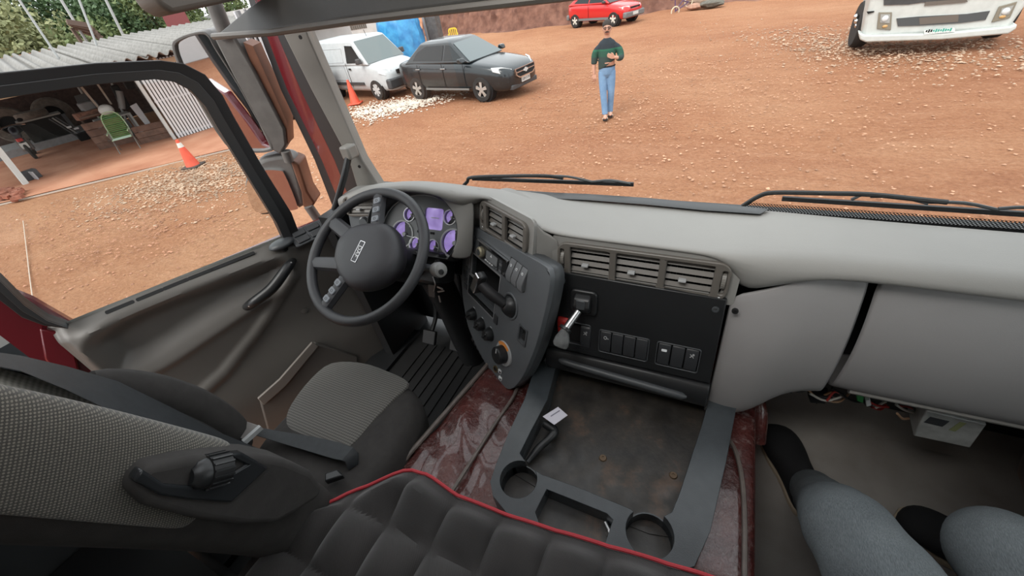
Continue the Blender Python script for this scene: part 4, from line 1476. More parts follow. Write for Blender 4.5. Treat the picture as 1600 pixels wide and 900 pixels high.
for i in range(16):
    a = 2 * math.pi * i / 16
    e1 = dk.cross(V(0, 0, 1)).normalized()
    e2 = e1.cross(dk)
    o_ = (e1 * math.cos(a) + e2 * math.sin(a)) * .0262
    MB().bar(k0.lerp(k1, .42) + o_, k1 + o_, .003, .003, o_).build('ridge', M_BLACK, ko)

# seat belt
def ribbon(path, widths, m, name, parent, th=.0025):
    b_ = MB()
    rings = []
    for p, w in zip(path, widths):
        p, w = Vector(p), Vector(w)
        n_ = V(0, 0, th)
        rings.append([p - w, p + w, p + w + n_, p - w + n_])
    b_.loft(rings)
    return b_.build(name, m, parent)


M_BELT = mat('belt_webbing', (.022, .025, .028), .6, var=.15, vscale=60, grain=.4, gscale=800)
belt = thing('seat_belt', 'black seat belt lying across the driver seat', 'seat belt', (-.93, .22, 1.72))
pth = [(ax(-40, 565, -1.1), ax(-40, 585, -1.02)), (ax(40, 575, -1.1), ax(40, 600, -1.02)), (ax(110, 590, -1.1), ax(110, 628, -.99)), (ax(190, 612, -1.1), ax(190, 665, -.97)), (ax(270, 650, -1.08), ax(270, 695, -.95)), (ax(350, 690, -1.06), ax(350, 722, -.94)), (ax(430, 722, -1.0), ax(430, 745, -.9))]
ribbon([(a + b_) / 2 + V(0, .01, .02) for a, b_ in pth], [(b_ - a) / 2 for a, b_ in pth], M_BELT, 'shoulder_strap', belt, .004)
cl_ = [az(362, 676, 1.80), az(374, 656, 1.805), az(410, 668, 1.80), az(386, 692, 1.795)]
tn = MB().prism(cl_, (0, 0, .008)).build('tongue', mat('clear_plastic', (.22, .21, .2), .2), belt, bevel=.002)
MB().bar(az(381, 691, 1.812), az(408, 667, 1.812), .012, .014).build('tongue_bar', M_SILVER, belt)
lap = [((395, 679), (403, 668), 1.765), ((430, 690), (440, 675), 1.745), ((480, 705), (490, 683), 1.738), ((520, 717), (530, 692), 1.742), ((535, 720), (552, 700), 1.75), ((540, 722), (560, 708), 1.742), ((545, 735), (560, 725), 1.72)]
ribbon([(az(*a, z) + az(*b_, z)) / 2 for a, b_, z in lap], [(az(*a, z) - az(*b_, z)) / 2 for a, b_, z in lap], M_BELT, 'lap_strap', belt, .003)
MB().prism([az(512, 745, 1.735), az(532, 738, 1.735), az(540, 748, 1.735), az(512, 758, 1.735)], (0, 0, .02)).build('buckle', M_BLACK, belt, bevel=.004)

# ================================================================== quilted bunk cover
def quilt_mat():
    m, nt, b = nodes_of('black_quilt_cloth')
    tc = nt.nodes.new('ShaderNodeTexCoord')
    s_ = nt.nodes.new('ShaderNodeSeparateXYZ')
    nt.links.new(tc.outputs['Object'], s_.inputs[0])
    w1 = math_node(nt, 'SINE', math_node(nt, 'MULTIPLY', math_node(nt, 'ADD', s_.outputs[0], s_.outputs[1]), 1500), 0)
    vec = coords(nt)
    f = noise(nt, vec, 6, 4)
    c = ramp(nt, f, [(.3, (.017, .015, .0145)), (.7, (.030, .026, .025))])
    nt.links.new(c, b.inputs['Base Color'])
    b.inputs['Roughness'].default_value = .85
    b.inputs['Sheen Weight'].default_value = .3
    bump(nt, b, w1, .25, .0008)
    return m


bunk = thing('bunk_cushion', 'black quilted bunk cover with red piping', 'cushion', (-.2, -.3, TZ))
M_QUILT = quilt_mat()
fe = [(-.98, -.12), (-.74, .095), (-.66, .185), (-.60, .235), (-.55, .275), (-.50, .283), (-.42, .272), (-.27, .279), (-.1, .295), (.1, .316), (.5, .34), (.95, .35)]


def front_y(x):
    return lerp_table(fe, x)[0]


rows = []
NXQ, NYQ = 220, 110
for i in range(NXQ + 1):
    x = -.76 + 1.0 * i / NXQ
    yf = front_y(x)
    row = []
    for j in range(NYQ + 1):
        t = j / NYQ
        y = yf - t * (yf + .75)
        fx = (x + .524) / .114
        fy = (y - .156) / .125
        sxw = (math.sin(math.pi * fx) ** 2 + .004) ** .27
        syw = (math.sin(math.pi * (fy if y < .156 else min(.5, fy * .62))) ** 2 + .004) ** .27
        puff = .042 * sxw * syw
        edge = sstep(0, .05, yf - y)
        z = 1.824 + puff * (.15 + .85 * edge) - .012 * (1 - edge) + .006 * math.sin(x * 9 + 1) * math.sin(y * 7)
        z += .02 * math.exp(-((x + .53) / .07) ** 2 - ((y - .25) / .05) ** 2)
        row.append(V(x, y, z))
    d_ = row[0]
    row = [V(d_.x, d_.y - .02, 1.66), V(d_.x, d_.y + .004, 1.72), V(d_.x, d_.y + .006, d_.z - .03)] + row
    rows.append(row)
MB().grid(rows).build('quilted_top', M_QUILT, bunk)
pipe = [r[3] + V(0, .004, .002) for r in rows[::4]]
MB().tube(pipe, .0042, 8).build('piping', mat('red_piping', (.42, .03, .04), .6, grain=.3), bunk)

MB().box((-1.05, -.62, 1.5), (.62, 1.1, .42)).build('shade_filler', M_BLACK, bunk)  # added black filler box; its colour stands for the shade behind the seat

# ================================================================== passenger's legs
def shoe(toe, heel, parent_name, label):
    toe, heel = Vector(toe), Vector(heel)
    d_ = (toe - heel).normalized()
    s_ = d_.cross(V(0, 0, 1)).normalized()
    t = thing(parent_name, label, 'shoe', (toe + heel) / 2)
    L = (toe - heel).length
    rings, sole = [], []
    for u_, w_, h0, h1 in ((0, .025, .0, .06), (.04, .04, .0, .1), (.15, .045, .0, .12), (.3, .046, 0, .12), (.42, .05, 0, .105), (.55, .06, .0, .09), (.7, .066, .0, .075), (.83, .063, 0, .062), (.93, .049, 0, .048), (.985, .02, .0, .026)):
        c_ = heel + d_ * (u_ * L)
        ring_ = []
        for a in range(0, 360, 24):
            x_, z_ = math.cos(RAD(a)), math.sin(RAD(a))
            x_ = math.copysign(abs(x_) ** .8, x_)
            ring_.append(c_ + s_ * (w_ * x_) + V(0, 0, .022 + (h1 - .0) * (z_ * .5 + .5)))
        rings.append(ring_)
        sole.append([c_ + s_ * (w_ * .94 * k + .012) + V(0, 0, zz) for k, zz in ((-1, 0), (1, 0), (1.03, .026), (-1.03, .026))])
    up_ = MB().loft(rings).build('upper', mat('black_knit', (.010, .010, .011), .85, grain=.6, gscale=350), t, sub=1)
    MB().loft(sole).build('sole', mat('cream_sole', (.55, .45, .33), .6), t, bevel=.006)
    for k in range(5):
        u_ = .42 + .075 * k
        h_ = .022 + .092 - .20 * (u_ - .40)
        c_ = heel + d_ * (u_ * L) + V(0, 0, h_ + .001)
        MB().tube(smooth_path([c_ - s_ * .024 - V(0, 0, .012), c_ + V(0, 0, .003), c_ + s_ * .024 - V(0, 0, .012)], 4), .0035, 6).build('lace', M_BLACK, up_)
    return t


FT0 = FLOOR + .006
toe1 = az(1203, 664, FT0 + .03)
toe1.z = FT0
heel1 = V(.425, .775, FT0)
shoe(toe1, heel1, 'sneaker', 'black knit sneaker with cream sole beside the engine tunnel')
toe2 = az(1398, 800, FT0 + .03)
toe2.z = FT0
heel2 = toe2 + (az(1500, 880, FT0) - toe2).normalized() * .285
heel2.z = FT0
shoe(toe2, heel2, 'sneaker', 'black sneaker half hidden behind the grey denim thigh')


def denim(name, c1, c2):
    m, nt, b = nodes_of(name)
    vec = coords(nt, (1, 1, 1), (0, 0, RAD(30)))
    f = noise(nt, vec, 5, 4, .6)
    c = ramp(nt, f, [(.3, c1), (.7, c2)])
    w = noise(nt, coords(nt, (900, 120, 900)), 1, 3)
    c = mixc(nt, .35, c, ramp(nt, w, [(.3, tuple(k * .5 for k in c1)), (.7, tuple(min(1, k * 1.6) for k in c2))]))
    nt.links.new(c, b.inputs['Base Color'])
    b.inputs['Roughness'].default_value = .9
    bump(nt, b, mixc(nt, .25, noise(nt, vec, 11, 4, .6, 1.2), w), .7, .012)
    return m


M_DENIM = denim('grey_blue_denim', (.095, .11, .12), (.20, .225, .235))
per = thing('person', 'seated person in grey denim jeans, only the legs in view', 'person', (.55, .3, FLOOR))


def leg(hip, knee, ankle, m, name):
    hip, knee, ankle = Vector(hip), Vector(knee), Vector(ankle)
    path = [hip, hip.lerp(knee, .35), hip.lerp(knee, .7), hip.lerp(knee, .9), knee + (knee - hip).normalized() * .03 + (knee - ankle).normalized() * .0, knee.lerp(ankle, .12) + (knee - hip).normalized() * .035, knee.lerp(ankle, .35) + (knee - hip).normalized() * .012, knee.lerp(ankle, .7), ankle]
    rad_ = [.135, .128, .112, .1, .09, .083, .08, .07, .06]
    P_ = smooth_path(path, 5)
    R_ = []
    for i in range(len(P_)):
        t = i / (len(P_) - 1) * (len(rad_) - 1)
        k = min(int(t), len(rad_) - 2)
        R_.append((rad_[k] + (rad_[k + 1] - rad_[k]) * (t - k)) * (1 + .03 * math.sin(i * 1.3)))
    return MB().tube(P_, R_, 18, up=(1, .2, .1)).build(name, m, per, sub=1)


kn1 = az(1364, 796, 1.775)
leg((.68, -.06, 1.78), kn1 + V(.0, -.045, -.085), heel1 + V(-.0, .05, .10), M_DENIM, 'trouser_leg')
kn2 = az(1622, 836, 1.775)
leg((.86, -.02, 1.78), kn2 + V(0, -.04, -.085), heel2 + V(0, .04, .1), M_DENIM, 'trouser_leg')
MB().sphere((.76, -.12, 1.8), (.2, .16, .12)).build('hips', M_DENIM, per)
ps = MB().box((.62, .1, 1.52), (.5, .5, .3))
pst = thing('passenger_seat', 'dark passenger seat under the seated person', 'seat', (.62, .0, FLOOR))
MB().box((.64, .1, 1.6), (.5, .52, .14)).build('cushion', M_SEAT, pst, bevel=.04, seg=3)
MB().box((.64, .05, 1.41), (.4, .4, .24)).build('pedestal', M_BLACK, pst, bevel=.01)
MB().box((.66, -.28, 1.98), (.48, .12, .75), Matrix.Rotation(RAD(-12), 3, 'X')).build('backrest', M_SEAT, pst, bevel=.04, seg=3)

# ================================================================== wiring and metal box under the glove box
wl_t = thing('wiring_loom', 'loose coloured wires hanging under the glove box', 'wires', ay(1330, 620, .96))
rw = random.Random(3)
WC_ = [(.02, .02, .02), (.03, .03, .035), (.45, .25, .13), (.5, .36, .25), (.02, .02, .02), (.62, .6, .55), (.4, .05, .04), (.5, .3, .18)]
WPTS = [((1215, 602), (1245, 612), (1275, 606)), ((1240, 600), (1262, 603), (1280, 600)), ((1255, 598), (1275, 620), (1300, 612)), ((1270, 628), (1283, 618), (1290, 612)), ((1275, 630), (1290, 618), (1300, 610)), ((1265, 615), (1290, 626), (1320, 618)), ((1292, 626), (1305, 612), (1322, 622)), ((1280, 622), (1310, 628), (1330, 612)), ((1300, 606), (1330, 626), (1352, 628)), ((1345, 622), (1356, 634), (1368, 628)), ((1362, 636), (1375, 640), (1385, 632)), ((1358, 628), (1372, 634), (1388, 636)), ((1368, 638), (1378, 630), (1384, 628)), ((1400, 632), (1412, 640), (1430, 646)), ((1404, 634), (1420, 636), (1436, 642)), ((1402, 646), (1410, 654), (1420, 654)), ((1410, 632), (1425, 634), (1434, 648)), ((1240, 608), (1270, 612), (1300, 622))]
for k, pts in enumerate(WPTS):
    y = .93 + rw.random() * .04
    col = WC_[k % len(WC_)]
    if 10 <= k <= 12:
        col = (.42, .03, .03) if k != 12 else (.6, .55, .5)
    MB().tube(smooth_path([ay(px_, py_, y + .01 * i) for i, (px_, py_) in enumerate(pts)], 4), .0032, 6).build('wire', mat('wire_%d' % (k % 8 if not 10 <= k <= 12 else 20 + k), col, .4), wl_t)
MB().prism([ay(1337, 614, .93), ay(1350, 617, .93), ay(1349, 630, .93), ay(1339, 627, .93)], (0, .03, 0)).build('green_plug', mat('green_plug', (.06, .33, .10), .4), wl_t, bevel=.002)
MB().prism([ay(1352, 626, .93), ay(1360, 626, .93), ay(1362, 634, .93), ay(1354, 636, .93)], (0, .02, 0)).build('white_plug', M_WHITE, wl_t, bevel=.002)
MB().prism([ay(1262, 618, .95), ay(1296, 622, .95), ay(1290, 632, .95), ay(1266, 630, .95)], (0, .04, 0)).build('black_connector', M_BLACK, wl_t, bevel=.003)
MB().prism([ay(1212, 596, .95), ay(1248, 598, .95), ay(1238, 616, .95), ay(1216, 612, .95)], (0, .08, 0)).build('black_box', M_BLACK, wl_t, bevel=.004)
bx_t = thing('metal_box', 'bare metal control box hanging under the glove box', 'metal box', ay(1480, 670, .95))
M_BOX = mat('dull_galvanised', (.50, .51, .49), .5, metal=.15, var=.2, vscale=20)
q4 = [ay(1447, 642, .915), ay(1542, 664, .915), ay(1516, 700, .93), ay(1427, 681, .93)]
dn_ = (q4[1] - q4[0]).cross(q4[3] - q4[0]).normalized()
if dn_.y < 0:
    dn_ = -dn_
MB().prism(q4, dn_ * .1).build('case', M_BOX, bx_t, bevel=.003)
FBX = Fr(q4[0], q4[1] - q4[0], q4[3] - q4[0])
sgn = -1 if FBX.n.dot(dn_) > 0 else 1
MB().fbox(FBX, .035, .035, .036, .03, 0, .0012 * sgn).build('label_plate', M_DARKP, bx_t)
MB().fbox(FBX, .075, .035, .012, .045, 0, .0008 * sgn).build('paint_smear', mat('yellow_smear', (.28, .3, .14), .7), bx_t)

# ================================================================== mirrors and wipers outside
FM = Fr((-1.75, 1.08, 2.3), (.89, .45, 0), (.03, -.06, 1))
mr = thing('side_mirror', 'tall grey main mirror outside the driver door', 'mirror', FM.p(0, 0))
M_MH = mat('mirror_housing', (.13, .125, .118), .5, var=.15, vscale=15)


def mpx(*q):
    return [FM.px(x, y) for x, y in q]


gl_ = mpx((277, 78), (286, 62), (316, 53), (328, 58), (338, 76), (372, 130), (400, 180), (424, 222), (418, 232), (385, 232), (355, 220), (300, 130))
gl_ = [(p.x, p.y) for p in smooth_path([(a, b_, 0) for a, b_ in gl_], 4, True)]
MB().poly(FM, gl_, -.01, .0).build('mirror_glass', M_MIRROR, mr)
cxm = sum(a for a, b_ in gl_) / len(gl_)
cym = sum(b_ for a, b_ in gl_) / len(gl_)
MB().ring(FM, [(cxm + (a - cxm) * 1.09, cym + (b_ - cym) * 1.05) for a, b_ in gl_], gl_, -.03, .012).build('housing_rim', M_MH, mr, bevel=.004)
MB().poly(FM, [(cxm + (a - cxm) * 1.06, cym + (b_ - cym) * 1.03) for a, b_ in gl_], -.12, -.012).build('housing', M_MH, mr, bevel=.02)
hs = mpx((336, 58), (360, 40), (372, 62), (400, 110), (446, 200), (449, 225), (440, 240), (424, 232), (400, 180), (370, 125))
MB().poly(FM, hs, -.06, .012).build('arm_cover', M_MH, mr, bevel=.008)
hs = mpx((380, 66), (395, 72), (448, 190), (450, 225), (440, 215), (405, 130))
MB().poly(FM, hs, -.07, -.0).build('reflector_strip', mat('rusty_brown', (.16, .065, .035), .6, var=.2), mr)
MB().tube([FM.p(*FM.px(356, 60)), FM.p(*FM.px(343, 28)), FM.p(*FM.px(328, -10))], .026, 10, up=(1, 0, 0)).build('upper_arm', M_MH, mr)
mr2 = thing('side_mirror', 'small wide angle mirror below the tall one', 'mirror', FM.p(0, -.25))
gl2 = mpx((403, 268), (436, 266), (446, 274), (464, 318), (462, 327), (430, 329), (400, 330), (385, 290))
gl2 = [(p.x, p.y) for p in smooth_path([(a, b_, 0) for a, b_ in gl2], 4, True)]
MB().poly(FM, gl2, -.008, .004).build('mirror_glass', M_MIRROR, mr2)
o2 = mpx((398, 256), (420, 246), (448, 245), (462, 262), (474, 310), (472, 325), (440, 334), (400, 336), (380, 290))
o2 = [(p.x, p.y) for p in smooth_path([(a, b_, 0) for a, b_ in o2], 4, True)]
MB().poly(FM, o2, -.09, -.008).build('housing', M_MH, mr2, bevel=.02, seg=3)
MB().poly(FM, mpx((452, 250), (466, 256), (480, 300), (492, 318), (486, 326), (473, 324), (470, 300)), -.1, .0).build('side_cap', mat('rusty_brown', (.16, .065, .035), .6), mr2, bevel=.008)
MB().tube([FM.p(*FM.px(446, 236)), FM.p(*FM.px(452, 252))], .02, 10).build('bracket', M_MH, mr2)
MB().tube([FM.p(*FM.px(482, 322)), FM.p(*FM.px(500, 348)), FM.p(*FM.px(512, 372))], .022, 10).build('lower_arm', M_MH, mr2)


def wiper(label, arm, blade0, blade1, links):
    t = thing('windscreen_wiper', label, 'wiper', ay(*arm[0], 1.2))
    MB().tube(smooth_path([ay(x, y, 1.2) for x, y in arm], 4), .0065, 8).build('arm', M_BLACK, t)
    b0, b1 = ay(*blade0, 1.205), ay(*blade1, 1.205)
    MB().bar(b0, b1, .012, .008, (0, 1, 0)).build('blade', M_RUBBER, t)
    for l0, l1 in links:
        MB().tube(smooth_path([ay(*l0, 1.2), (ay(*l0, 1.2) + ay(*l1, 1.2)) / 2 + V(0, 0, .008), ay(*l1, 1.2)], 3), .004, 6).build('bridge', M_DARKP, t)
    return t


wiper('black wiper parked before the driver side of the windscreen', [(718, 297), (730, 284), (738, 277), (800, 275), (852, 275), (880, 278)], (738, 279), (990, 288), [((770, 279), (850, 275)), ((850, 275), (925, 284)), ((925, 284), (985, 287))])
wiper('black wiper parked before the passenger side of the windscreen', [(1160, 322), (1185, 307), (1210, 301), (1290, 302), (1360, 304), (1440, 312), (1480, 316)], (1222, 310), (1640, 337), [((1330, 312), (1365, 304)), ((1360, 307), (1450, 318)), ((1450, 316), (1560, 328)), ((1560, 326), (1640, 332))])

# ================================================================== vehicles in the yard
M_TYRE = mat('tyre_rubber', (.022, .020, .019), .85, var=.2)
M_RIM = mat('dusty_alloy', (.42, .39, .36), .4, metal=.4, var=.1)
M_CARGLASS = mat('car_window', (.014, .018, .02), .1, spec=.4)
M_LAMP = mat('headlamp_glass', (.62, .65, .66), .12, coat=.6)
M_TRIMB = mat('dark_bumper', (.05, .05, .052), .55, var=.15)


def wheel_tree(r, w, parent, x, y, spokes=5, rim_mat=None, rr=.64):
    f = Fr((x, y, r), (1, 0, 0), (0, 0, 1))            # n = -y: out of the right hand side
    if y > 0:
        f = Fr((x, y, r), (-1, 0, 0), (0, 0, 1))
    t = MB().lathe([(r * rr, -w / 2), (r * .95, -w / 2), (r, -w * .3), (r, w * .3), (r * .95, w / 2), (r * rr, w / 2), (r * rr * .95, w * .2), (r * rr * .95, -w / 2)], f, 28).build('tyre', M_TYRE, parent, local=True)
    R_ = rim_mat or M_RIM
    rim = MB().lathe([(r * .2, w * .42), (r * .2, w * .3), (r * rr * .9, w * .1), (r * rr * .93, w * .36), (r * rr, w * .42), (r * rr, w * .1)], f, 24).build('rim', mat('dark_rim', (.05, .045, .04), .6), t, local=True)  # one dark tone on the rim behind the spokes
    for k in range(spokes):
        a = 2 * math.pi * k / spokes + .3
        f2 = f.at(0, 0, 0, a)
        MB().loft([[f2.p(r * .1, s_ * r * .1, w * .38 + c) for s_, c in ((-1, 0), (1, 0), (1, .02), (-1, .02))], [f2.p(r * rr, s_ * r * .15, w * .34 + c) for s_, c in ((-1, 0), (1, 0), (1, .02), (-1, .02))]]).build('spoke', R_, t, local=True)
    MB().lathe([(r * .16, w * .36), (r * .14, w * .46), (.0001, w * .47)], f, 14).build('hub_cap', R_, t, local=True)
    return t


def car(name, label, loc, rotz, S):
    t = thing(name, label, S['cat'], loc, rotz)
    P = S['paint']
    rings = []
    for x, zb, zt, w in S['body']:
        zm = zb + (zt - zb) * .5
        half = [(w * .80, zb), (w * .97, zb + .06), (w * 1.0, zm), (w * .985, zt - .12), (w * .93, zt - .035), (w * .78, zt)]
        ring_ = [V(x, -a, b) for a, b in half] + [V(x, 0, zt + .022)] + [V(x, a, b) for a, b in reversed(half)] + [V(x, 0, zb - .01)]
        rings.append(ring_)
    MB().loft(rings).build('body', P, t, local=True, sub=1)
    xf, rf, rr_, xr, zb, zr, wb, wr = S['cabin']
    cab = [[V(xf, -wb, zb), V(xf, wb, zb), V(xr, wb, zb), V(xr, -wb, zb)], [V(rf, -wr, zr - .05), V(rf, wr, zr - .05), V(rr_, wr, zr - .03), V(rr_, -wr, zr - .03)],
           [V(rf - .12, -wr * .82, zr - .005), V(rf - .12, wr * .82, zr - .005), V(rr_ + .1, wr * .82, zr), V(rr_ + .1, -wr * .82, zr)]]
    MB().loft(cab).build('roof', P, t, local=True, bevel=.05, seg=3)

    def side(x, z, sgn, out=.012):
        k = (z - zb) / (zr - .05 - zb)
        return V(x, sgn * (wb + (wr - wb) * k + out), z + .0)

    for sgn in (-1, 1):
        for poly in S['side_glass']:
            pts = [side(x, z, sgn) for x, z in poly]
            MB().prism(pts, (0, -sgn * .01, 0)).build('side_window', M_CARGLASS, t, local=True)

    def front(u, k, out=.012):
        z = zb + (zr - .05 - zb) * k
        return V(xf + (rf - xf) * k + out, u * (wb + (wr - wb) * k), z + out)

    MB().prism([front(-.93, .04), front(.93, .04), front(.88, .93), front(-.88, .93)], (-.01, 0, -.01)).build('windscreen', S.get('wsmat', M_CARGLASS), t, local=True)
    if S.get('rear_glass', True):
        def back(u, k, out=.012):
            z = zb + (zr - .03 - zb) * k
            return V(xr + (rr_ - xr) * k - out, u * (wb + (wr - wb) * k), z + out)
        MB().prism([back(-.88, .15), back(.88, .15), back(.84, .9), back(-.84, .9)], (.01, 0, -.01)).build('rear_window', M_CARGLASS, t, local=True)
    for x in S['axles']:
        for sgn in (-1, 1):
            f = Fr((x, sgn * (S['wy'] + .03), S['r']), (1, 0, 0), (0, 0, 1))
            MB().lathe([(.0001, -.1), (S['r'] * 1.16, -.1), (S['r'] * 1.16, .1), (.0001, .1)], f, 24).build('wheel_arch', M_DEEP if not S.get('arch') else S['arch'], t, local=True)
            wheel_tree(S['r'], .19, t, x, sgn * (S['wy'] + .095), S.get('spokes', 5), S.get('rim'))
    return t


BLK = mat('black_car_paint', (.014, .019, .022), .22, coat=.35, var=.1)
sed = car('sedan_car', 'black four door sedan parked beside the white van', (0, 0, 0), 0, dict(
    cat='car', wsmat=mat('sedan_windscreen', (.10, .125, .13), .12, coat=.3), paint=BLK, r=.315, wy=.68, axles=(1.31, -1.31),
    body=[(2.24, .34, .66, .42), (2.19, .24, .72, .62), (2.05, .2, .80, .76), (1.75, .2, .87, .83), (1.3, .2, .93, .86), (.85, .2, .99, .865), (.0, .2, 1.0, .868), (-.9, .2, 1.02, .866), (-1.6, .21, 1.05, .85), (-2.0, .27, 1.04, .78), (-2.17, .35, .98, .66), (-2.22, .45, .9, .5)],
    cabin=(1.0, .22, -1.02, -1.72, .97, 1.5, .80, .57),
    side_glass=[[(.72, 1.05), (.22, 1.38), (.04, 1.40), (.0, 1.05)], [(-.06, 1.05), (-.04, 1.40), (-.75, 1.40), (-1.12, 1.27), (-1.3, 1.08)]]))
for sgn in (-1, 1):
    pts = [V(2.12, sgn * .42, .66), V(2.02, sgn * .68, .64), V(1.78, sgn * .835, .74), V(1.72, sgn * .82, .84), V(1.95, sgn * .66, .82), V(2.13, sgn * .45, .73)]
    MB().prism(pts, (.035, sgn * .02, .01)).build('headlamp', M_LAMP, sed, local=True, bevel=.01)
    MB().prism([V(.72, sgn * .86, 1.0), V(.92, sgn * .86, 1.0), V(.88, sgn * .86, 1.12), V(.75, sgn * .86, 1.12)], (0, sgn * .17, 0)).build('door_mirror', BLK, sed, local=True, bevel=.03)
    for x in (.1, -.95):
        MB().box((x - .1, sgn * .875, .86), (.18, .03, .03)).build('door_handle', mat('chrome_dull', (.4, .4, .4), .3, metal=.8), sed, local=True, bevel=.008)
    MB().box((0, sgn * .872, .33), (1.75, .02, .05)).build('sill_strip', mat('sill_grey', (.16, .16, .155), .5), sed, local=True)
    for x in (.78, -.03, -1.05):
        MB().box((x, sgn * .868, .68), (.008, .012, .6)).build('door_seam', M_DEEP, sed, local=True)
FGR = Fr((2.245, 0, .62), (0, 1, .0), (-.12, 0, 1))
MB().poly(FGR, [(-.42, -.06), (-.3, -.12), (.3, -.12), (.42, -.06), (.44, .09), (-.44, .09)], -.05, .012).build('grille', M_DEEP, sed, local=True)
go = [(-.45, -.06), (-.32, -.135), (.32, -.135), (.45, -.06), (.47, .105), (-.47, .105)]
gi = [(-.42, -.05), (-.3, -.11), (.3, -.11), (.42, -.05), (.44, .085), (-.44, .085)]
MB().ring(FGR, go, gi, -.03, .03).build('grille_frame', M_CHROME, sed, local=True)
MB().poly(FGR, [(-.45, -.005), (.45, -.005), (.45, .02), (-.45, .02)], -.0, .03).build('grille_bar', M_CHROME, sed, local=True)
MB().poly(FGR, [(-.1, -.02), (-.035, -.02), (-.035, -.045), (.035, -.045), (.035, -.02), (.1, -.02), (.09, .035), (.035, .035), (.035, .06), (-.035, .06), (-.035, .035), (-.09, .035)], .03, .04).build('badge', mat('badge_silver', (.6, .6, .58), .3, metal=.4), sed, local=True)
MB().box((2.16, 0, .3), (.12, 1.2, .12)).build('lower_bumper', M_TRIMB, sed, local=True, bevel=.02)
M_PLATE = mat('number_plate', (.6, .6, .58), .5)
MB().box((2.245, 0, .42), (.02, .4, .13)).build('number_plate', M_PLATE, sed, local=True)
lt = Fr((2.257, 0, .415), (0, 1, 0), (0, 0, 1))
lt.world = False
text_part('GIM 3179', lt, .085, M_DEEP, sed, 'plate_lettering')
MB().tube([V(.96, -.6, 1.0), V(.93, 0, 1.01), V(.96, .5, 1.0)], .012, 6).build('wiper', M_DEEP, sed, local=True)
rl, fl = az(660, 155, 0), az(757, 158, 0)
hd_ = (fl - rl).normalized()
sed.location = (fl + rl) / 2 + V(-hd_.y, hd_.x, 0) * .78
sed.location.z = 0
sed.rotation_euler = (0, 0, math.atan2(hd_.y, hd_.x))

WHT = mat('white_van_paint', (.48, .5, .51), .4, var=.05)
van = car('panel_van', 'white panel van behind the black sedan', (0, 0, 0), 0, dict(
    cat='van', paint=WHT, r=.305, wy=.64, axles=(1.28, -1.32), spokes=7, rim=mat('steel_wheel', (.45, .45, .44), .5),
    body=[(2.0, .34, .72, .5), (1.95, .24, .82, .66), (1.8, .22, .93, .76), (1.45, .22, 1.03, .81), (1.1, .22, 1.08, .83), (.6, .22, 1.1, .835), (0, .22, 1.1, .835), (-1.5, .22, 1.1, .835), (-1.95, .25, 1.1, .82), (-2.03, .4, 1.05, .76)],
    cabin=(1.22, .52, -1.93, -2.03, 1.04, 1.80, .82, .68), rear_glass=False, wsmat=mat('van_windscreen', (.12, .15, .15), .1, coat=.5),
    side_glass=[[(.95, 1.12), (.52, 1.60), (.12, 1.62), (.08, 1.12)]]))
for sgn in (-1, 1):
    pts = [V(1.9, sgn * .5, .72), V(1.82, sgn * .7, .72), V(1.6, sgn * .80, .80), V(1.6, sgn * .78, .93), V(1.82, sgn * .62, .9), V(1.9, sgn * .5, .85)]
    MB().prism(pts, (.04, sgn * .02, .0)).build('headlamp', M_LAMP, van, local=True, bevel=.01)
    MB().box((-.1, sgn * .845, .5), (1.7, .02, .09)).build('rub_strip', M_TRIMB, van, local=True)
    MB().prism([V(.85, sgn * .84, 1.1), V(1.02, sgn * .84, 1.1), V(1.0, sgn * .84, 1.26), V(.88, sgn * .84, 1.26)], (0, sgn * .17, 0)).build('door_mirror', M_TRIMB, van, local=True, bevel=.03)
    MB().box((.18, sgn * .845, .95), (.1, .03, .05)).build('door_handle', M_DEEP, van, local=True)
    for z0, z1 in ((1.15, 1.55), (.62, 1.04)):
        k = lambda z: sgn * (.835 if z < 1.05 else .82 + (.68 - .82) * (z - 1.04) / .71 + .004)
        fr4 = [V(-.12, k(z0), z0), V(-1.75, k(z0), z0), V(-1.72, k(z1), z1), V(-.12, k(z1), z1)]
        MB().tube(fr4, .008, 6, closed=True).build('panel_crease', mat('van_seam', (.42, .44, .45), .5), van, local=True)
    MB().box((.02, sgn * .838, .75), (.008, .012, .75)).build('door_seam', M_DEEP, van, local=True)
MB().box((1.93, 0, .46), (.22, 1.52, .3)).build('front_bumper', M_TRIMB, van, local=True, bevel=.05)
MB().box((2.0, 0, .76), (.06, .7, .12)).build('grille', M_DEEP, van, local=True, bevel=.01)
MB().cyl(V(.5, 0, 1.77), V(.44, 0, 1.95), .008).build('aerial', M_DEEP, van, local=True)
rl, fl = az(530, 152, 0), az(597, 155, 0)
hd_ = (fl - rl).normalized()
van.location = (fl + rl) / 2 + V(-hd_.y, hd_.x, 0) * .74
van.location.z = 0
van.rotation_euler = (0, 0, math.atan2(hd_.y, hd_.x))

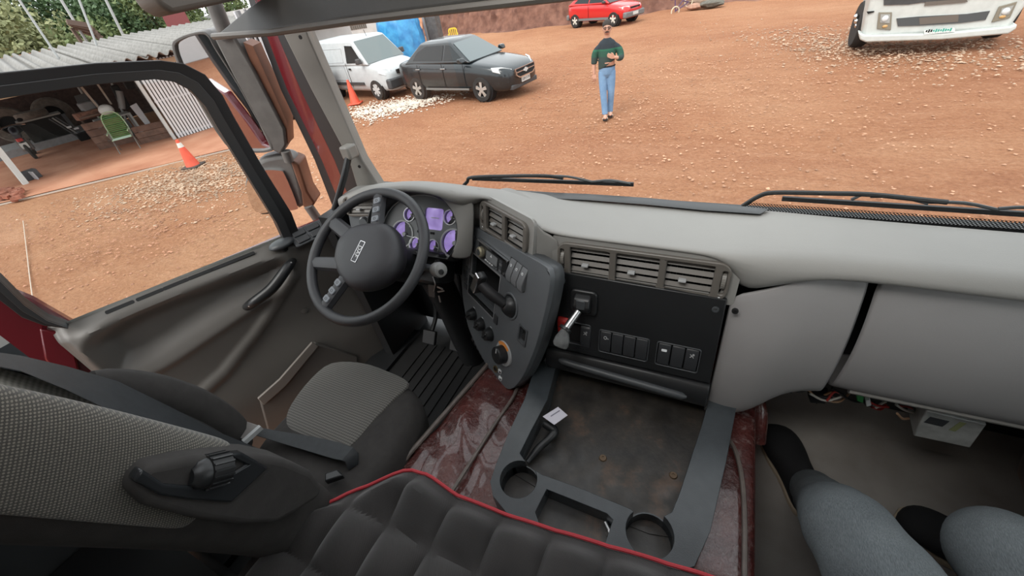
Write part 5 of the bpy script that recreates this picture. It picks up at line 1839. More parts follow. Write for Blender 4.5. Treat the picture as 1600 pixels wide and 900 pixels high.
RED = mat('red_car_paint', (.55, .02, .02), .25, coat=.6)
hat = car('hatchback_car', 'red three door hatchback parked under the earth bank', (0, 0, 0), 0, dict(
    cat='car', paint=RED, r=.29, wy=.62, axles=(1.22, -1.22), rim=mat('pale_alloy', (.6, .58, .52), .4),
    body=[(1.9, .34, .66, .45), (1.85, .26, .72, .62), (1.65, .22, .8, .75), (1.2, .22, .88, .79), (.8, .22, .93, .80), (0, .22, .95, .805), (-1.2, .22, .97, .8), (-1.7, .28, .97, .74), (-1.88, .4, .9, .6)],
    cabin=(.95, .22, -1.05, -1.75, .92, 1.4, .75, .56),
    side_glass=[[(.7, .99), (.22, 1.30), (-.25, 1.32), (-.3, .99)], [(-.36, .99), (-.32, 1.32), (-.9, 1.30), (-1.3, 1.02)]]))
MB().box((1.82, 0, .4), (.2, 1.45, .24)).build('front_bumper', mat('grey_bumper', (.16, .16, .16), .6), hat, local=True, bevel=.05)
MB().box((-1.82, 0, .42), (.18, 1.4, .24)).build('rear_bumper', mat('grey_bumper', (.16, .16, .16), .6), hat, local=True, bevel=.05)
for sgn in (-1, 1):
    MB().box((0, sgn * .81, .34), (1.9, .03, .1)).build('side_moulding', mat('grey_bumper', (.16, .16, .16), .6), hat, local=True)
    MB().prism([V(1.84, sgn * .4, .62), V(1.66, sgn * .7, .64), V(1.62, sgn * .7, .74), V(1.82, sgn * .4, .74)], (.04, 0, .01)).build('headlamp', M_LAMP, hat, local=True, bevel=.01)
    MB().box((.72, sgn * .86, 1.0), (.14, .16, .1)).build('door_mirror', M_TRIMB, hat, local=True, bevel=.03)
    MB().box((-.3, sgn * .808, .62), (.008, .012, .55)).build('door_seam', M_DEEP, hat, local=True)
MB().box((1.93, 0, .42), (.02, .38, .12)).build('number_plate', M_PLATE, hat, local=True)
MB().box((1.87, 0, .66), (.05, .7, .07)).build('grille', M_DEEP, hat, local=True)
rl, fl = az(901, 43, 0), az(958, 41, 0)
hd_ = (fl - rl).normalized()
hat.location = (fl + rl) / 2 + V(-hd_.y, hd_.x, 0) * .72
hat.location.z = 0
hat.rotation_euler = (0, 0, math.atan2(hd_.y, hd_.x))

# ------------------------------------------------------------------ white truck
FTK = Fr(ay(1460, 55, 13.0), (.9952, -.098, 0), (0, 0, 1))
trk = thing('truck', 'white truck front with low bumper facing the yard', 'truck', (FTK.o.x, FTK.o.y, 0))
M_TW = mat('white_truck_paint', (.5, .52, .5), .45, var=.05)


def kp_(*q):
    return [FTK.px(x, y) for x, y in q]


z0 = kp_((1460, 55))[0][1]
w0 = kp_((1348, 40))[0][0]
w1 = kp_((1592, 30))[0][0]
zb = kp_((1460, 62))[0][1]
MB().poly(FTK, [(w0 + .06, zb + .12), (w1 - .06, zb + .12), (w1 + .0, zb + .5), (w1 + .02, zb + 1.0), (w1, zb + 2.7), (w0, zb + 2.7), (w0 - .02, zb + 1.0), (w0, zb + .5)], -1.7, -.02).build('cab', M_TW, trk, bevel=.06, seg=3)
MB().poly(FTK, kp_((1341, 50), (1352, 54), (1470, 51), (1578, 40), (1588, 36), (1586, 44), (1574, 52), (1470, 61), (1352, 65), (1343, 61)), -.3, .09).build('bumper', M_TW, trk, bevel=.03, seg=3)
MB().poly(FTK, kp_((1401, 29), (1435, 26), (1510, 22), (1547, 17), (1540, 31), (1500, 36), (1437, 40), (1403, 41)), -.02, .004).build('lower_grille', mat('grille_grey', (.06, .065, .068), .6), trk)
MB().poly(FTK, kp_((1436, 28), (1498, 22.5), (1497, 34), (1437, 38.5)), .004, .008).build('grille_mesh', mat('grille_brown', (.12, .1, .085), .7), trk)
MB().poly(FTK, kp_((1381, 8), (1420, 7), (1440, 4), (1517, -2), (1517, -8), (1381, -4)), -.02, .004).build('upper_grille', M_TRIMB, trk)
MB().poly(FTK, kp_((1444, 9), (1512, 3), (1510, -2), (1446, 3)), .004, .01).build('grille_slats', mat('grille_brown', (.12, .1, .085), .7), trk)
for q, q2 in ((((1373, 19), (1394, 19), (1392, 47), (1370, 45)), ((1376, 22), (1391, 22), (1390, 36), (1375, 35))), (((1561, 10), (1590, 2), (1578, 28), (1549, 35)), ((1565, 13), (1584, 8), (1576, 22), (1560, 26)))):
    hl = MB().poly(FTK, kp_(*q), -.02, .012).build('headlamp', mat('lamp_surround', (.2, .18, .14), .4), trk, bevel=.01)
    MB().poly(FTK, kp_(*q2), .012, .02).build('lamp_lens', mat('lamp_grey', (.32, .33, .32), .2, coat=.4), hl)
    lq = kp_(*q2)
    lc = (sum(a for a, b_ in lq) / 4, sum(b_ for a, b_ in lq) / 4)
    MB().sphere(FTK.p(*lc, .02), (.06, .03, .06), n=14, m=8).build('lamp_bulb', M_LAMP, hl)
    pq = kp_(*q)
    l2 = ((pq[2][0] + pq[3][0]) / 2, (pq[2][1] + pq[3][1]) / 2 + .06)
    MB().sphere(FTK.p(*l2, .012), (.05, .02, .03), n=12, m=8).build('indicator', mat('amber_lens', (.5, .3, .12), .3), hl)
FPL = kp_((1443, 46), (1490, 42), (1491, 48), (1443, 53))
MB().poly(FTK, FPL, .09, .1).build('name_plate', mat('plate_white', (.68, .72, .7), .5), trk)
pc = ((FPL[0][0] + FPL[1][0]) / 2, (FPL[0][1] + FPL[2][1]) / 2)
f5 = FTK.at(pc[0], pc[1] + .012, .101)
for k in range(11):
    MB().poly(f5, rrect(.028, .035 + .012 * ((k * 5) % 3), .004, cx=-.19 + .038 * k), 0, .002).build('plate_stroke', M_DEEP if k < 3 else mat('teal_print', (.05, .33, .26), .5), trk)
for k in range(7):
    MB().poly(f5, rrect(.03, .008, .002, cx=-.12 + .042 * k, cy=-.045), 0, .002).build('plate_stroke', mat('grey_print', (.4, .42, .42), .5), trk)
MB().poly(FTK, kp_((1354, 18), (1366, 17), (1366, 19), (1356, 22)), .0, .006).build('side_slot', M_DEEP, trk)
for sgn, q in ((-1, (1347, 74)), (1, (1566, 62))):
    g_ = az(*q, 0)
    wx = ay(1336, 40, 14.3).x + .15 if sgn < 0 else g_.x - .14
    f = Fr((wx, 14.3, .5), (0, 1, 0), (0, 0, 1))
    ty = MB().lathe([(.28, -.15), (.46, -.15), (.5, -.09), (.5, .09), (.46, .15), (.28, .15), (.0001, .1), (.0001, -.1)], f, 30).build('tyre', M_TYRE, trk)
for k in range(4):
    c_ = ay(1338 + .8 * k, 26 + 7 * k, 14.2)
    MB().sphere(c_, .06, n=10, m=6).build('wheel_nut_cover', M_CHROME, trk)
MB().box(FTK.p((w0 + w1) / 2, .45, -.6) * 1, (1.9, .8, .3)).build('underbody', M_DEEP, trk)

# ------------------------------------------------------------------ traffic cones
def cone(label, base, h, lean, banded):
    t = thing('traffic_cone', label, 'cone', (base.x, base.y, 0), .4)
    t.rotation_euler = (lean, lean * .5, .4)
    M_C = mat('cone_orange', (.75, .10, .05), .5, var=.1)
    MB().box((0, 0, .02), (.42, .42, .04)).build('base', M_C if not banded else mat('cone_base', (.07, .05, .04), .7), t, local=True, bevel=.015)
    MB().lathe([(.165, .03), (.155, .06), (.034, h), (.0001, h)], XY, 20).build('shell', M_C, t, local=True)
    if banded:
        MB().lathe([(.062, h * .74), (.07, h * .74), (.05, h * .9), (.044, h * .9)], XY, 20).build('white_band', mat('cone_white', (.7, .68, .62), .6), t, local=True)
    return t


cone('plain orange cone beside the white van', az(556, 162, 0), .74, .0, False)
cone('orange cone with a white band before the workshop', az(303, 260, 0), .68, .0, True)

# ================================================================== walking man
man_p = az(948, 181, 0)
man = thing('person', 'man in a dark green striped jumper and blue jeans walking across the yard', 'person', (man_p.x, man_p.y, 0), RAD(14))
M_SKIN = mat('skin', (.50, .27, .19), .6, var=.08)
M_HAIR = mat('dark_hair', (.03, .022, .018), .8)
m_j, nt, b = nodes_of('green_striped_jumper')
sxyz = nt.nodes.new('ShaderNodeSeparateXYZ')
tcn = nt.nodes.new('ShaderNodeTexCoord')
nt.links.new(tcn.outputs['Object'], sxyz.inputs[0])
f = math_node(nt, 'DIVIDE', sxyz.outputs[2], 2.0)
c = ramp(nt, f, [(.0, (.03, .05, .045)), (.58, (.02, .075, .05)), (.632, (.02, .11, .065)), (.648, (.02, .028, .036))])
c.node.color_ramp.interpolation = 'CONSTANT'
nt.links.new(c, b.inputs['Base Color'])
b.inputs['Roughness'].default_value = .9
M_JEANS = denim('blue_jeans', (.10, .19, .33), (.2, .33, .5))
def organic(o, voxel=.012, it=4):
    m = o.modifiers.new('blend', 'REMESH')
    m.mode = 'VOXEL'
    m.voxel_size = voxel
    m.use_smooth_shade = True
    s_ = o.modifiers.new('soften', 'SMOOTH')
    s_.iterations = it
    s_.factor = .5
    return o


def torso(b_, rows, tilt=0.0):
    rings = []
    for k, (z, rx, ry, cx, cy) in enumerate(rows):
        rings.append([V(cx + rx * math.cos(a), cy + ry * math.sin(a), z + (tilt * math.cos(a) if k == 0 else tilt * .5 * math.cos(a) if k == 1 else 0)) for a in [2 * math.pi * i / 24 for i in range(24)]])
    b_.loft(rings)


# body facing -y locally; one surface from hips to head
bd = MB()
torso(bd, [(.84, .12, .09, 0, 0), (.95, .15, .105, 0, 0), (1.05, .155, .125, 0, -.015), (1.15, .15, .115, 0, -.01), (1.3, .15, .1, 0, 0), (1.4, .13, .085, 0, 0), (1.45, .07, .06, 0, 0)])
bd.tube([V(0, 0, 1.42), V(0, -.01, 1.5), V(0, -.02, 1.58)], [.06, .054, .055], 12)
bd.sphere((0, -.03, 1.635), (.078, .096, .118), n=20, m=14)
bd.tube(smooth_path([V(.12, 0, 1.33), V(.225, .0, 1.24), V(.27, -.05, 1.12), V(.2, -.15, 1.13), V(.13, -.185, 1.155)], 3), [.04, .04, .041, .042, .043, .043, .042, .04, .038, .036, .034, .031, .028], 12)
bd.tube(smooth_path([V(-.12, 0, 1.33), V(-.222, .01, 1.22), V(-.255, .0, 1.08), V(-.26, -.02, .95), V(-.256, -.038, .855)], 3), [.04, .04, .041, .042, .043, .043, .042, .04, .038, .035, .032, .029, .026], 12)
bd.sphere((0, -.128, 1.622), (.016, .024, .03), n=10, m=8)
for sx_ in (-1, 1):
    bd.sphere((sx_ * .08, -.02, 1.63), (.016, .024, .035), n=8, m=6)
organic(bd.build('body', M_SKIN, man, local=True), .009, 3)
jm = MB()
torso(jm, [(1.01, .172, .132, -.0, -.005), (1.1, .17, .13, 0, -.008), (1.2, .168, .125, 0, -.004), (1.32, .176, .116, 0, 0), (1.385, .168, .104, 0, 0), (1.425, .135, .09, 0, 0), (1.452, .09, .078, 0, 0), (1.475, .062, .066, 0, -.005)], .085)
jm.tube(smooth_path([V(.10, 0, 1.36), V(.232, .0, 1.25), V(.272, -.045, 1.125), V(.235, -.11, 1.118), V(.2, -.145, 1.125)], 3), [.055, .064, .068, .068, .067, .066, .064, .062, .06, .058, .056, .053, .05], 14)
jm.tube(smooth_path([V(-.10, 0, 1.36), V(-.222, .01, 1.24), V(-.25, .0, 1.12), V(-.258, -.006, 1.04)], 3), [.055, .064, .068, .068, .067, .066, .063, .061, .059, .056], 14)
organic(jm.build('jumper', m_j, man, local=True), .011, 3)
je = MB()
torso(je, [(.78, .1, .08, 0, 0), (.84, .155, .11, 0, 0), (.93, .165, .118, 0, 0), (.985, .158, .115, 0, -.003)])
je.tube(smooth_path([V(.083, 0, .88), V(.088, -.01, .68), V(.086, -.01, .48), V(.078, .03, .28), V(.07, .055, .07)], 3), [.092, .09, .088, .084, .08, .076, .072, .07, .068, .066, .064, .062, .062], 14)
je.tube(smooth_path([V(-.083, 0, .88), V(-.08, -.03, .68), V(-.07, -.07, .48), V(-.052, -.095, .28), V(-.036, -.12, .07)], 3), [.092, .09, .088, .084, .08, .076, .072, .07, .068, .066, .064, .062, .062], 14)
organic(je.build('jeans', M_JEANS, man, local=True), .011, 3)
MB().tube([V(.16 * math.cos(a), .118 * math.sin(a) - .003, .985) for a in [2 * math.pi * k / 20 for k in range(20)]], .013, 6, closed=True).build('belt', M_DEEP, man, local=True)
for x, y in ((.075, .03), (-.03, -.17)):
    MB().sphere((x, y - .05, .045), (.045, .13, .04)).build('foot', M_SKIN, man, local=True)
    sd = MB().box((x, y - .05, .012), (.095, .27, .024)).build('sandal', M_DEEP, man, local=True, bevel=.01)
    MB().tube([V(x - .05, y - .09, .02), V(x, y - .1, .085), V(x + .05, y - .09, .02)], .014, 6).build('strap', mat('sandal_pale', (.55, .5, .42), .7), sd, local=True)
MB().sphere((0, -.008, 1.692), (.088, .104, .085), n=18, m=12).build('hair', M_HAIR, man, local=True)
for sx_ in (-1, 1):
    MB().sphere((sx_ * .033, -.114, 1.648), (.012, .01, .009), n=8, m=6).build('eye', M_DEEP, man, local=True)
    MB().tube([V(sx_ * .033 + .027 * math.cos(a), -.13, 1.648 + .02 * math.sin(a)) for a in [2 * math.pi * k / 12 for k in range(12)]], .005, 6, closed=True, up=(0, 1, 0)).build('glasses_rim', M_DEEP, man, local=True)
    MB().tube([V(sx_ * .062, -.125, 1.652), V(sx_ * .082, -.03, 1.655)], .004, 6).build('glasses_arm', M_DEEP, man, local=True)
MB().tube([V(-.034, -.112, 1.58), V(0, -.124, 1.59), V(.034, -.112, 1.58)], .010, 6).build('moustache', M_HAIR, man, local=True)
MB().tube([V(-.022, -.112, 1.565), V(0, -.116, 1.563), V(.022, -.112, 1.565)], .005, 6).build('mouth', mat('lips', (.35, .12, .1), .6), man, local=True)


def hand(base, d_, curl, parent):
    base, d_ = Vector(base), Vector(d_).normalized()
    s_ = d_.cross(V(0, 1, 0))
    if s_.length < .2:
        s_ = d_.cross(V(0, 0, 1))
    s_.normalize()
    n_ = s_.cross(d_)
    h = MB().loft([[base + d_ * t + s_ * (k * w) + n_ * (c * .012) for k, c in ((-1, -1), (1, -1), (1, 1), (-1, 1))] for t, w in ((0, .026), (.04, .04), (.085, .038))])
    for i, L in enumerate((.065, .075, .07, .055)):
        o_ = base + d_ * .08 + s_ * (-.028 + .019 * i)
        h.tube([o_, o_ + d_ * L * .5 + n_ * curl * .3, o_ + d_ * L * .85 + n_ * curl], [.009, .0085, .007], 6)
    o_ = base + d_ * .025 - s_ * .03
    h.tube([o_, o_ + d_ * .03 - s_ * .022, o_ + d_ * .06 - s_ * .022 + n_ * curl * .4], [.011, .01, .008], 6)
    h.build('hand', M_SKIN, parent, local=True)


hand((-.255, -.04, .86), (.02, -.1, -1), .03, man)
hand((.14, -.185, 1.155), (-.9, -.2, .35), .03, man)

# ================================================================== things at the far side
M_WALL = mat('whitewashed_wall', (.50, .50, .49), .85, var=.08, vscale=1.5)
bld = thing('building', 'white rendered building behind the van with barred windows', 'building', (-27, 23.5, 0))
P_, Q_ = V(-36, 22, 0), V(-18.6, 24.6, 0)
FBL = Fr(P_, Q_ - P_, (0, 0, 1))
Lb = (Q_ - P_).length
MB().poly(FBL, [(0, 0), (Lb, 0), (Lb, 3.4), (0, 3.4)], -.3, 0).build('wall', M_WALL, bld)
for a0, a1, z0_, z1_, dark in ((FBL.px(487, 60)[0], FBL.px(518, 56)[0], 1.0, 2.0, 0), (FBL.px(544, 45)[0], FBL.px(573, 42)[0], 1.25, 2.05, 1)):
    wn_ = MB().poly(FBL, [(a0, z0_), (a1, z0_), (a1, z1_), (a0, z1_)], -.02, .02).build('window', mat('old_window', (.10, .09, .08), .6), bld)
    for k in range(9):
        a = a0 + (a1 - a0) * (k + .5) / 9
        MB().fbox(FBL, a, (z0_ + z1_) / 2, .04, z1_ - z0_, .02, .05).build('window_bar', mat('bar_grey', (.2, .19, .17), .6), wn_)
rb_ = thing('building', 'pale shed standing behind the truck, seen in the mirror', 'building', (-7, -16, 0))
MB().box((-7, -16, 1.6), (9, .4, 3.2)).build('wall', M_WALL, rb_)
MB().box((-6, -15.75, 1.1), (2.2, .1, 2.2)).build('doorway', M_DEEP, rb_)
tp_ = thing('covered_stack', 'heap under a crumpled blue tarpaulin behind the sedan', 'tarpaulin', ay(640, 80, 17.5) * 1)
tp_.location.z = 0
M_TARP = mat('blue_tarpaulin', (.02, .20, .48), .35, col2=(.06, .36, .68), vscale=3)
c0 = ay(632, 80, 17.5)
rt2 = random.Random(4)
rings = []
for i, (zz, w_) in enumerate(((.25, 1.02), (.55, 1.06), (.9, 1.05), (1.25, 1.02), (1.6, .97), (1.9, .9), (2.1, .72), (2.15, .3))):
    ring_ = []
    for k in range(40):
        a = 2 * math.pi * k / 40
        r = w_ * (1 + .05 * math.sin(a * 7 + i * .8) + .04 * math.sin(a * 13 - i) + .05 * (rt2.random() - .5))
        ring_.append(V(c0.x + r * math.cos(a) * 1.08, c0.y + r * math.sin(a) * .8, zz))
    rings.append(ring_)
MB().loft(rings).build('tarpaulin', M_TARP, tp_)
MB().box((c0.x, c0.y, .15), (1.8, 1.2, .3)).build('pallet', mat('dark_wood', (.05, .04, .032), .9), tp_)
pst_ = thing('gate_post', 'tall dark grey post beside the blue tarpaulin', 'post', (0, 0, 0))
g0 = ay(683, 62, 18.5)
MB().box((g0.x, 18.5, 1.35), (.55, .4, 2.7)).build('post', mat('dark_post', (.085, .085, .085), .8, var=.2), pst_, bevel=.02)
MB().box((g0.x - .36, 18.4, 1.35), (.1, .3, 2.7)).build('edge_plank', mat('pale_post', (.3, .3, .3), .8), pst_)
yc = thing('plastic_chair', 'yellow plastic garden chair behind the sedan roof', 'chair', (0, 0, 0))
c_ = az(706, 45, .9)
yc.location = (c_.x, c_.y, 0)
yc.rotation_euler = (0, 0, .5)
M_Y = mat('yellow_plastic', (.72, .50, .03), .45)
MB().box((0, 0, .42), (.46, .44, .03)).build('seat', M_Y, yc, local=True, bevel=.01)
bk_ = MB().ring(Fr((0, .22, .68), (1, 0, 0), (0, .2, 1)), rrect(.46, .5, .12), rrect(.34, .38, .08), -.015, .015)
bk_.build('backrest_frame', M_Y, yc, local=True)
for k in range(3):
    MB().box((-.1 + .1 * k, .22, .68), (.05, .02, .4)).build('back_slat', M_Y, yc, local=True)
for sx_ in (-1, 1):
    for sy_ in (-1, 1):
        MB().bar(V(sx_ * .24, sy_ * .22, 0), V(sx_ * .2, sy_ * .18, .42), .04, .04).build('leg', M_Y, yc, local=True)
    MB().tube(smooth_path([V(sx_ * .23, .2, .66), V(sx_ * .25, .0, .66), V(sx_ * .24, -.18, .62), V(sx_ * .23, -.2, .42)], 4), .02, 8).build('armrest', M_Y, yc, local=True)
bi = thing('bicycle', 'small bicycle lying against the earth bank', 'bicycle', (0, 0, 0))
gb_ = az(1057, 20, .0)
for k, (q, z) in enumerate((((1055, 18), .26), ((1076, 3), .55))):
    c_ = ay(*q, gb_.y + .1 + .5 * k)
    f = Fr(c_, (.8, .55, 0), (.1, 0, 1))
    MB().tube([f.p(.2 * math.cos(a), .2 * math.sin(a)) for a in [2 * math.pi * i / 24 for i in range(24)]], .03, 8, closed=True, up=f.n).build('wheel', mat('cream_tyre', (.62, .55, .4), .7), bi)
    for i in range(6):
        MB().bar(f.p(0, 0), f.p(.19 * math.cos(i * 1.05), .19 * math.sin(i * 1.05)), .01, .01, f.n).build('spoke', M_STEEL, bi)
p0, p1 = ay(1055, 18, gb_.y + .1), ay(1076, 3, gb_.y + .6)
for a, b_ in ((p0, p0.lerp(p1, .5) + V(0, 0, .25)), (p1, p0.lerp(p1, .5) + V(0, 0, .25)), (p0, p1), (p0, p0 + V(-.05, 0, .5)), (p0 + V(-.25, 0, .5), p0 + V(.2, 0, .5))):
    MB().tube([a, b_], .025, 8).build('frame_tube', mat('purple_frame', (.09, .05, .12), .5), bi)
for i, (q, sc_) in enumerate((((1098, 10), .5), ((1112, 12), .42), ((1085, 15), .3))):
    g_ = az(*q, 0)
    rk_ = MB()
    rr_ = random.Random(20 + i)
    rings = []
    for j in range(6):
        t = j / 5
        rings.append([V(g_.x + sc_ * 1.4 * math.sin(math.pi * (.1 + .85 * t)) * math.cos(a) * (.8 + .4 * rr_.random()), g_.y + sc_ * math.sin(math.pi * (.1 + .85 * t)) * math.sin(a) * (.8 + .4 * rr_.random()), sc_ * .9 * t) for a in [2 * math.pi * k / 9 for k in range(9)]])
    o = rk_.loft(rings).build('boulder', mat('rock_%d' % i, ((.2, .13, .09), (.13, .12, .1), (.36, .2, .14))[i], .95, var=.2), smooth=False)
    tag(o, ('large brown boulder beside the bicycle', 'grey green boulder at the foot of the bank', 'small orange boulder next to the bicycle wheel')[i], 'rock')

# ------------------------------------------------------------------ forklift beside the van
fk = thing('forklift', 'old forklift with a yellow wheel seen beyond the mirror arm', 'forklift', (0, 0, 0))
g0 = az(455, 186, 0)
fk.location = (g0.x, g0.y, 0)
M_FK = mat('forklift_grey', (.16, .165, .17), .6, var=.2, vscale=12)
for k, x in enumerate((-.55, -.42, -.05, .08)):
    MB().box((g0.x + x - .2, g0.y + .35, 1.5), (.07, .1, 3.0)).build('mast_rail', M_FK if k % 3 else mat('pale_steel', (.5, .52, .54), .4), fk)
for z in (.5, 1.2, 2.0, 2.7):
    MB().box((g0.x - .44, g0.y + .35, z), (.8, .08, .09)).build('cross_bar', M_FK, fk)
for k in range(4):
    MB().tube([V(g0.x - .42 + .09 * k, g0.y + .3, .7), V(g0.x - .40 + .09 * k, g0.y + .28, 2.7)], .018, 6).build('hydraulic_hose', mat('pale_steel', (.5, .52, .54), .4) if k % 2 else M_DEEP, fk)
MB().box((g0.x - .2, g0.y + 1.3, .75), (1.0, 1.6, .9)).build('chassis', mat('forklift_dark', (.06, .06, .06), .7), fk, bevel=.05)
f = Fr((g0.x + .1, g0.y - .0, .26), (1, 0, 0), (0, 0, 1))
ty = MB().lathe([(.15, -.1), (.24, -.1), (.26, -.05), (.26, .05), (.24, .1), (.15, .1)], f, 24).build('tyre', M_TYRE, fk)
MB().lathe([(.03, .09), (.05, .06), (.15, .09), (.165, .11), (.165, .05), (.0001, .05)], f, 24).build('yellow_rim', mat('rim_yellow', (.65, .42, .05), .5), ty)

# ================================================================== workshop shed
FSH = Fr(az(278, 217, 0), (.264, .965, 0), (0, 0, 1))
shd = thing('workshop_shed', 'open fronted workshop under a corrugated roof', 'shed', FSH.p(-2, 0))
M_ROOF = mat('fibre_cement', (.21, .205, .19), .9, var=.15, vscale=6)
SW = lambda a, c, z: FSH.p(a, z, c)
# corrugated sheets, each a part
a_lo, a_hi = -6.4, 7.2
zt_e, zt_r = 2.32, 2.975
ns = 12
for k in range(ns):
    aa = a_lo + (a_hi - a_lo) * k / ns
    ab = a_lo + (a_hi - a_lo) * (k + 1) / ns + .06
    rows = []
    for r_ in range(2):
        row = []
        for i in range(33):
            a = aa + (ab - aa) * i / 32
            t = i / 32
            bumpz = .06 * math.sin(t * 2 * math.pi * 4.0)
            if r_ == 0:
                row.append(SW(a, .55, zt_e + bumpz + .01 * (k % 2)))
            else:
                row.append(SW(a, -9.0, zt_r + bumpz + .01 * (k % 2)))
        rows.append(row)
    MB().grid(rows).build('roof_sheet', M_ROOF, shd, solid=.02)
MB().fbox(FSH, -1.3, 1.05, .95, .05, -3.0, -1.9).build('shelf', mat('shelf_brown', (.12, .08, .06), .85), shd)
for a_s in (-1.7, -.9):
    MB().fbox(FSH, a_s, .52, .06, 1.04, -2.9, -2.84).build('shelf_leg', mat('shelf_brown', (.12, .08, .06), .85), shd)
M_DARKWOOD = mat('shed_timber', (.10, .06, .045), .85, var=.3, vscale=4)
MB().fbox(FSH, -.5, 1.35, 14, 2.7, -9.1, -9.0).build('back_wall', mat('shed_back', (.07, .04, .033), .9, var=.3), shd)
MB().fbox(FSH, 4.6, 1.15, 6.0, 2.3, -.15, -.05).build('front_wall', M_WALL, shd)
for k in range(9):
    MB().bar(SW(-6 + k * 1.1, .4, zt_e - .1), SW(-6 + k * 1.1, -8.9, zt_r - .12), .07, .1).build('rafter', mat('pale_timber', (.32, .22, .14), .8), shd)
MB().bar(SW(-6.4, .2, zt_e - .2), SW(1.2, .2, zt_e - .2), .1, .14).build('eave_beam', mat('pale_timber', (.32, .22, .14), .8), shd)
MB().fbox(FSH, -.07, 1.1, .09, 2.2, -.12, .0).build('gate_pillar', M_WALL, shd)
# gate of white slats
gt = thing('slatted_gate', 'white gate of upright slats at the workshop end', 'gate', FSH.p(.6, 0))
gw = 1.42
for k in range(15):
    MB().fbox(FSH, .02 + gw * (k + .5) / 15, 1.12, gw / 15 * .66, 2.2, .0, .008).build('slat', mat('gate_white', (.62, .62, .64), .5), gt)
for z in (.12, 1.15, 2.15):
    MB().fbox(FSH, .02 + gw / 2, z, gw, .05, -.03, .0).build('rail', mat('gate_grey', (.3, .3, .32), .5), gt)
MB().fbox(FSH, .02 + gw / 2, 1.1, gw, 2.2, -.08, -.06).build('backing', mat('gate_dark', (.05, .05, .05), .8), gt)
# plank wall, two lengths
def planks(label, q0, q1, h, n_):
    p0, p1 = az(*q0, 0), az(*q1, 0)
    fr = Fr(p0, p1 - p0, (0, 0, 1))
    L = (p1 - p0).length
    t = thing('plank_wall', label, 'boards', (p0 + p1) / 2)
    for k in range(n_):
        MB().fbox(fr, L / 2, h * (k + .5) / n_, L, h / n_ - .015, -.03, .0 + .006 * (k % 2)).build('plank', mat('brown_board_%d' % (k % 2), ((.13, .07, .05), (.16, .09, .065))[k % 2], .8, var=.3, vscale=5), t)
    for a in (.04, L - .04):
        MB().fbox(fr, a, h / 2, .06, h, -.09, -.03).build('stake', M_DARKWOOD, t)
    return t


planks('brown plank wall behind the green chair', (157, 235), (214, 221), .86, 4)
planks('low brown plank wall next to the slatted gate', (222, 226), (271, 214), .55, 3)
# green string chair
gc = thing('garden_chair', 'green string lounge chair on a metal frame by the plank wall', 'chair', (0, 0, 0))
gp = az(205, 234, 0)
gc.location = (gp.x, gp.y, 0)
gc.rotation_euler = (0, 0, RAD(62))
M_GF = mat('pale_green_tube', (.42, .50, .33), .5)
M_GS = mat('green_string', (.10, .32, .07), .6)
loop_ = smooth_path([V(-.24, -.25, .40), V(-.26, .2, .38), V(-.27, .45, .75), V(-.2, .55, 1.02), V(0, .6, 1.1), V(.2, .55, 1.02), V(.27, .45, .75), V(.26, .2, .38), V(.24, -.25, .40)], 5)
MB().tube(loop_, .016, 8).build('frame_loop', M_GF, gc, local=True)
for k in range(22):
    t = k / 21
    if t < .4:
        y, z = -.22 + t / .4 * .42, .395
    else:
        u_ = (t - .4) / .6
        y, z = .2 + .36 * u_, .40 + .62 * u_
    MB().tube([V(-.25, y, z), V(.25, y, z)], .011, 5).build('string', M_GS if k > 7 else mat('pale_string', (.4, .5, .4), .6), gc, local=True)
for sx_ in (-1, 1):
    MB().tube([V(sx_ * .27, .22, .55), V(sx_ * .28, -.3, 0)], .014, 6).build('leg', mat('dull_tube', (.2, .18, .16), .5), gc, local=True)
    MB().tube([V(sx_ * .27, -.2, .56), V(sx_ * .28, .38, 0)], .014, 6).build('leg', mat('dull_tube', (.2, .18, .16), .5), gc, local=True)
    MB().tube([V(sx_ * .27, -.25, .58), V(sx_ * .28, .32, .6)], .018, 6).build('armrest', M_GF, gc, local=True)


def on_shed(px_, py_, c):
    a, z = FSH.px(px_, py_, c)
    return a, z


# tyres in the workshop
def tyre(label, a, z, c, r, w, lying=False, tilt=0.0):
    o = SW(a, c, z)
    f = Fr(o, (1, 0, 0), (0, 1, 0)) if lying else Fr(o, FSH.u, (FSH.n.x * tilt, FSH.n.y * tilt, 1))
    t = thing('truck_tyre', label, 'tyre', o)
    MB().lathe([(r * .55, -w / 2), (r * .92, -w / 2), (r, -w * .3), (r, w * .3), (r * .92, w / 2), (r * .55, w / 2), (r * .5, w * .3), (r * .5, -w * .3), (r * .55, -w / 2)], f, 28).build('tread_ring', mat('dusty_tyre', (.14, .11, .09), .9, var=.25), t)
    if not lying:
        MB().lathe([(r * .52, -w * .1), (r * .3, -w * .2), (.0001, -w * .2), (.0001, -w * .25), (r * .52, -w * .2)], f, 20).build('wheel_disc', M_DEEP, t)


a, z = on_shed(86, 180, -8.0)
tyre('upright dusty truck tyre behind the black box', a, .88, -8.0, .63, .3)
a, z = on_shed(14, 190, -8.0)
tyre('upright dusty truck tyre behind the motorcycle', a, .88, -8.0, .63, .3)
a, z = on_shed(49, 179, -7.0)
tyre('tyre lying flat on the black box', a, z, -7.0, .48, .24, True)
tbx = thing('tool_chest', 'black chest on a pale frame carrying a tyre', 'chest', SW(a, -7.0, 0))
MB().fbox(FSH, a + .1, .25 + (z - .40) / 2, 1.25, z - .40, -7.4, -6.6).build('chest', mat('chest_black', (.012, .011, .010), .9), tbx, bevel=.02)
MB().fbox(FSH, a + .1, z - .14, 1.3, .05, -7.45, -6.55).build('top_rim', mat('chest_rim', (.3, .28, .25), .6), tbx)
a2, z2 = on_shed(88, 218, -6.4)
shb = thing('stone_slab', 'pale grey slab leaning behind the black chest', 'slab', SW(a2, -7.0, 0))
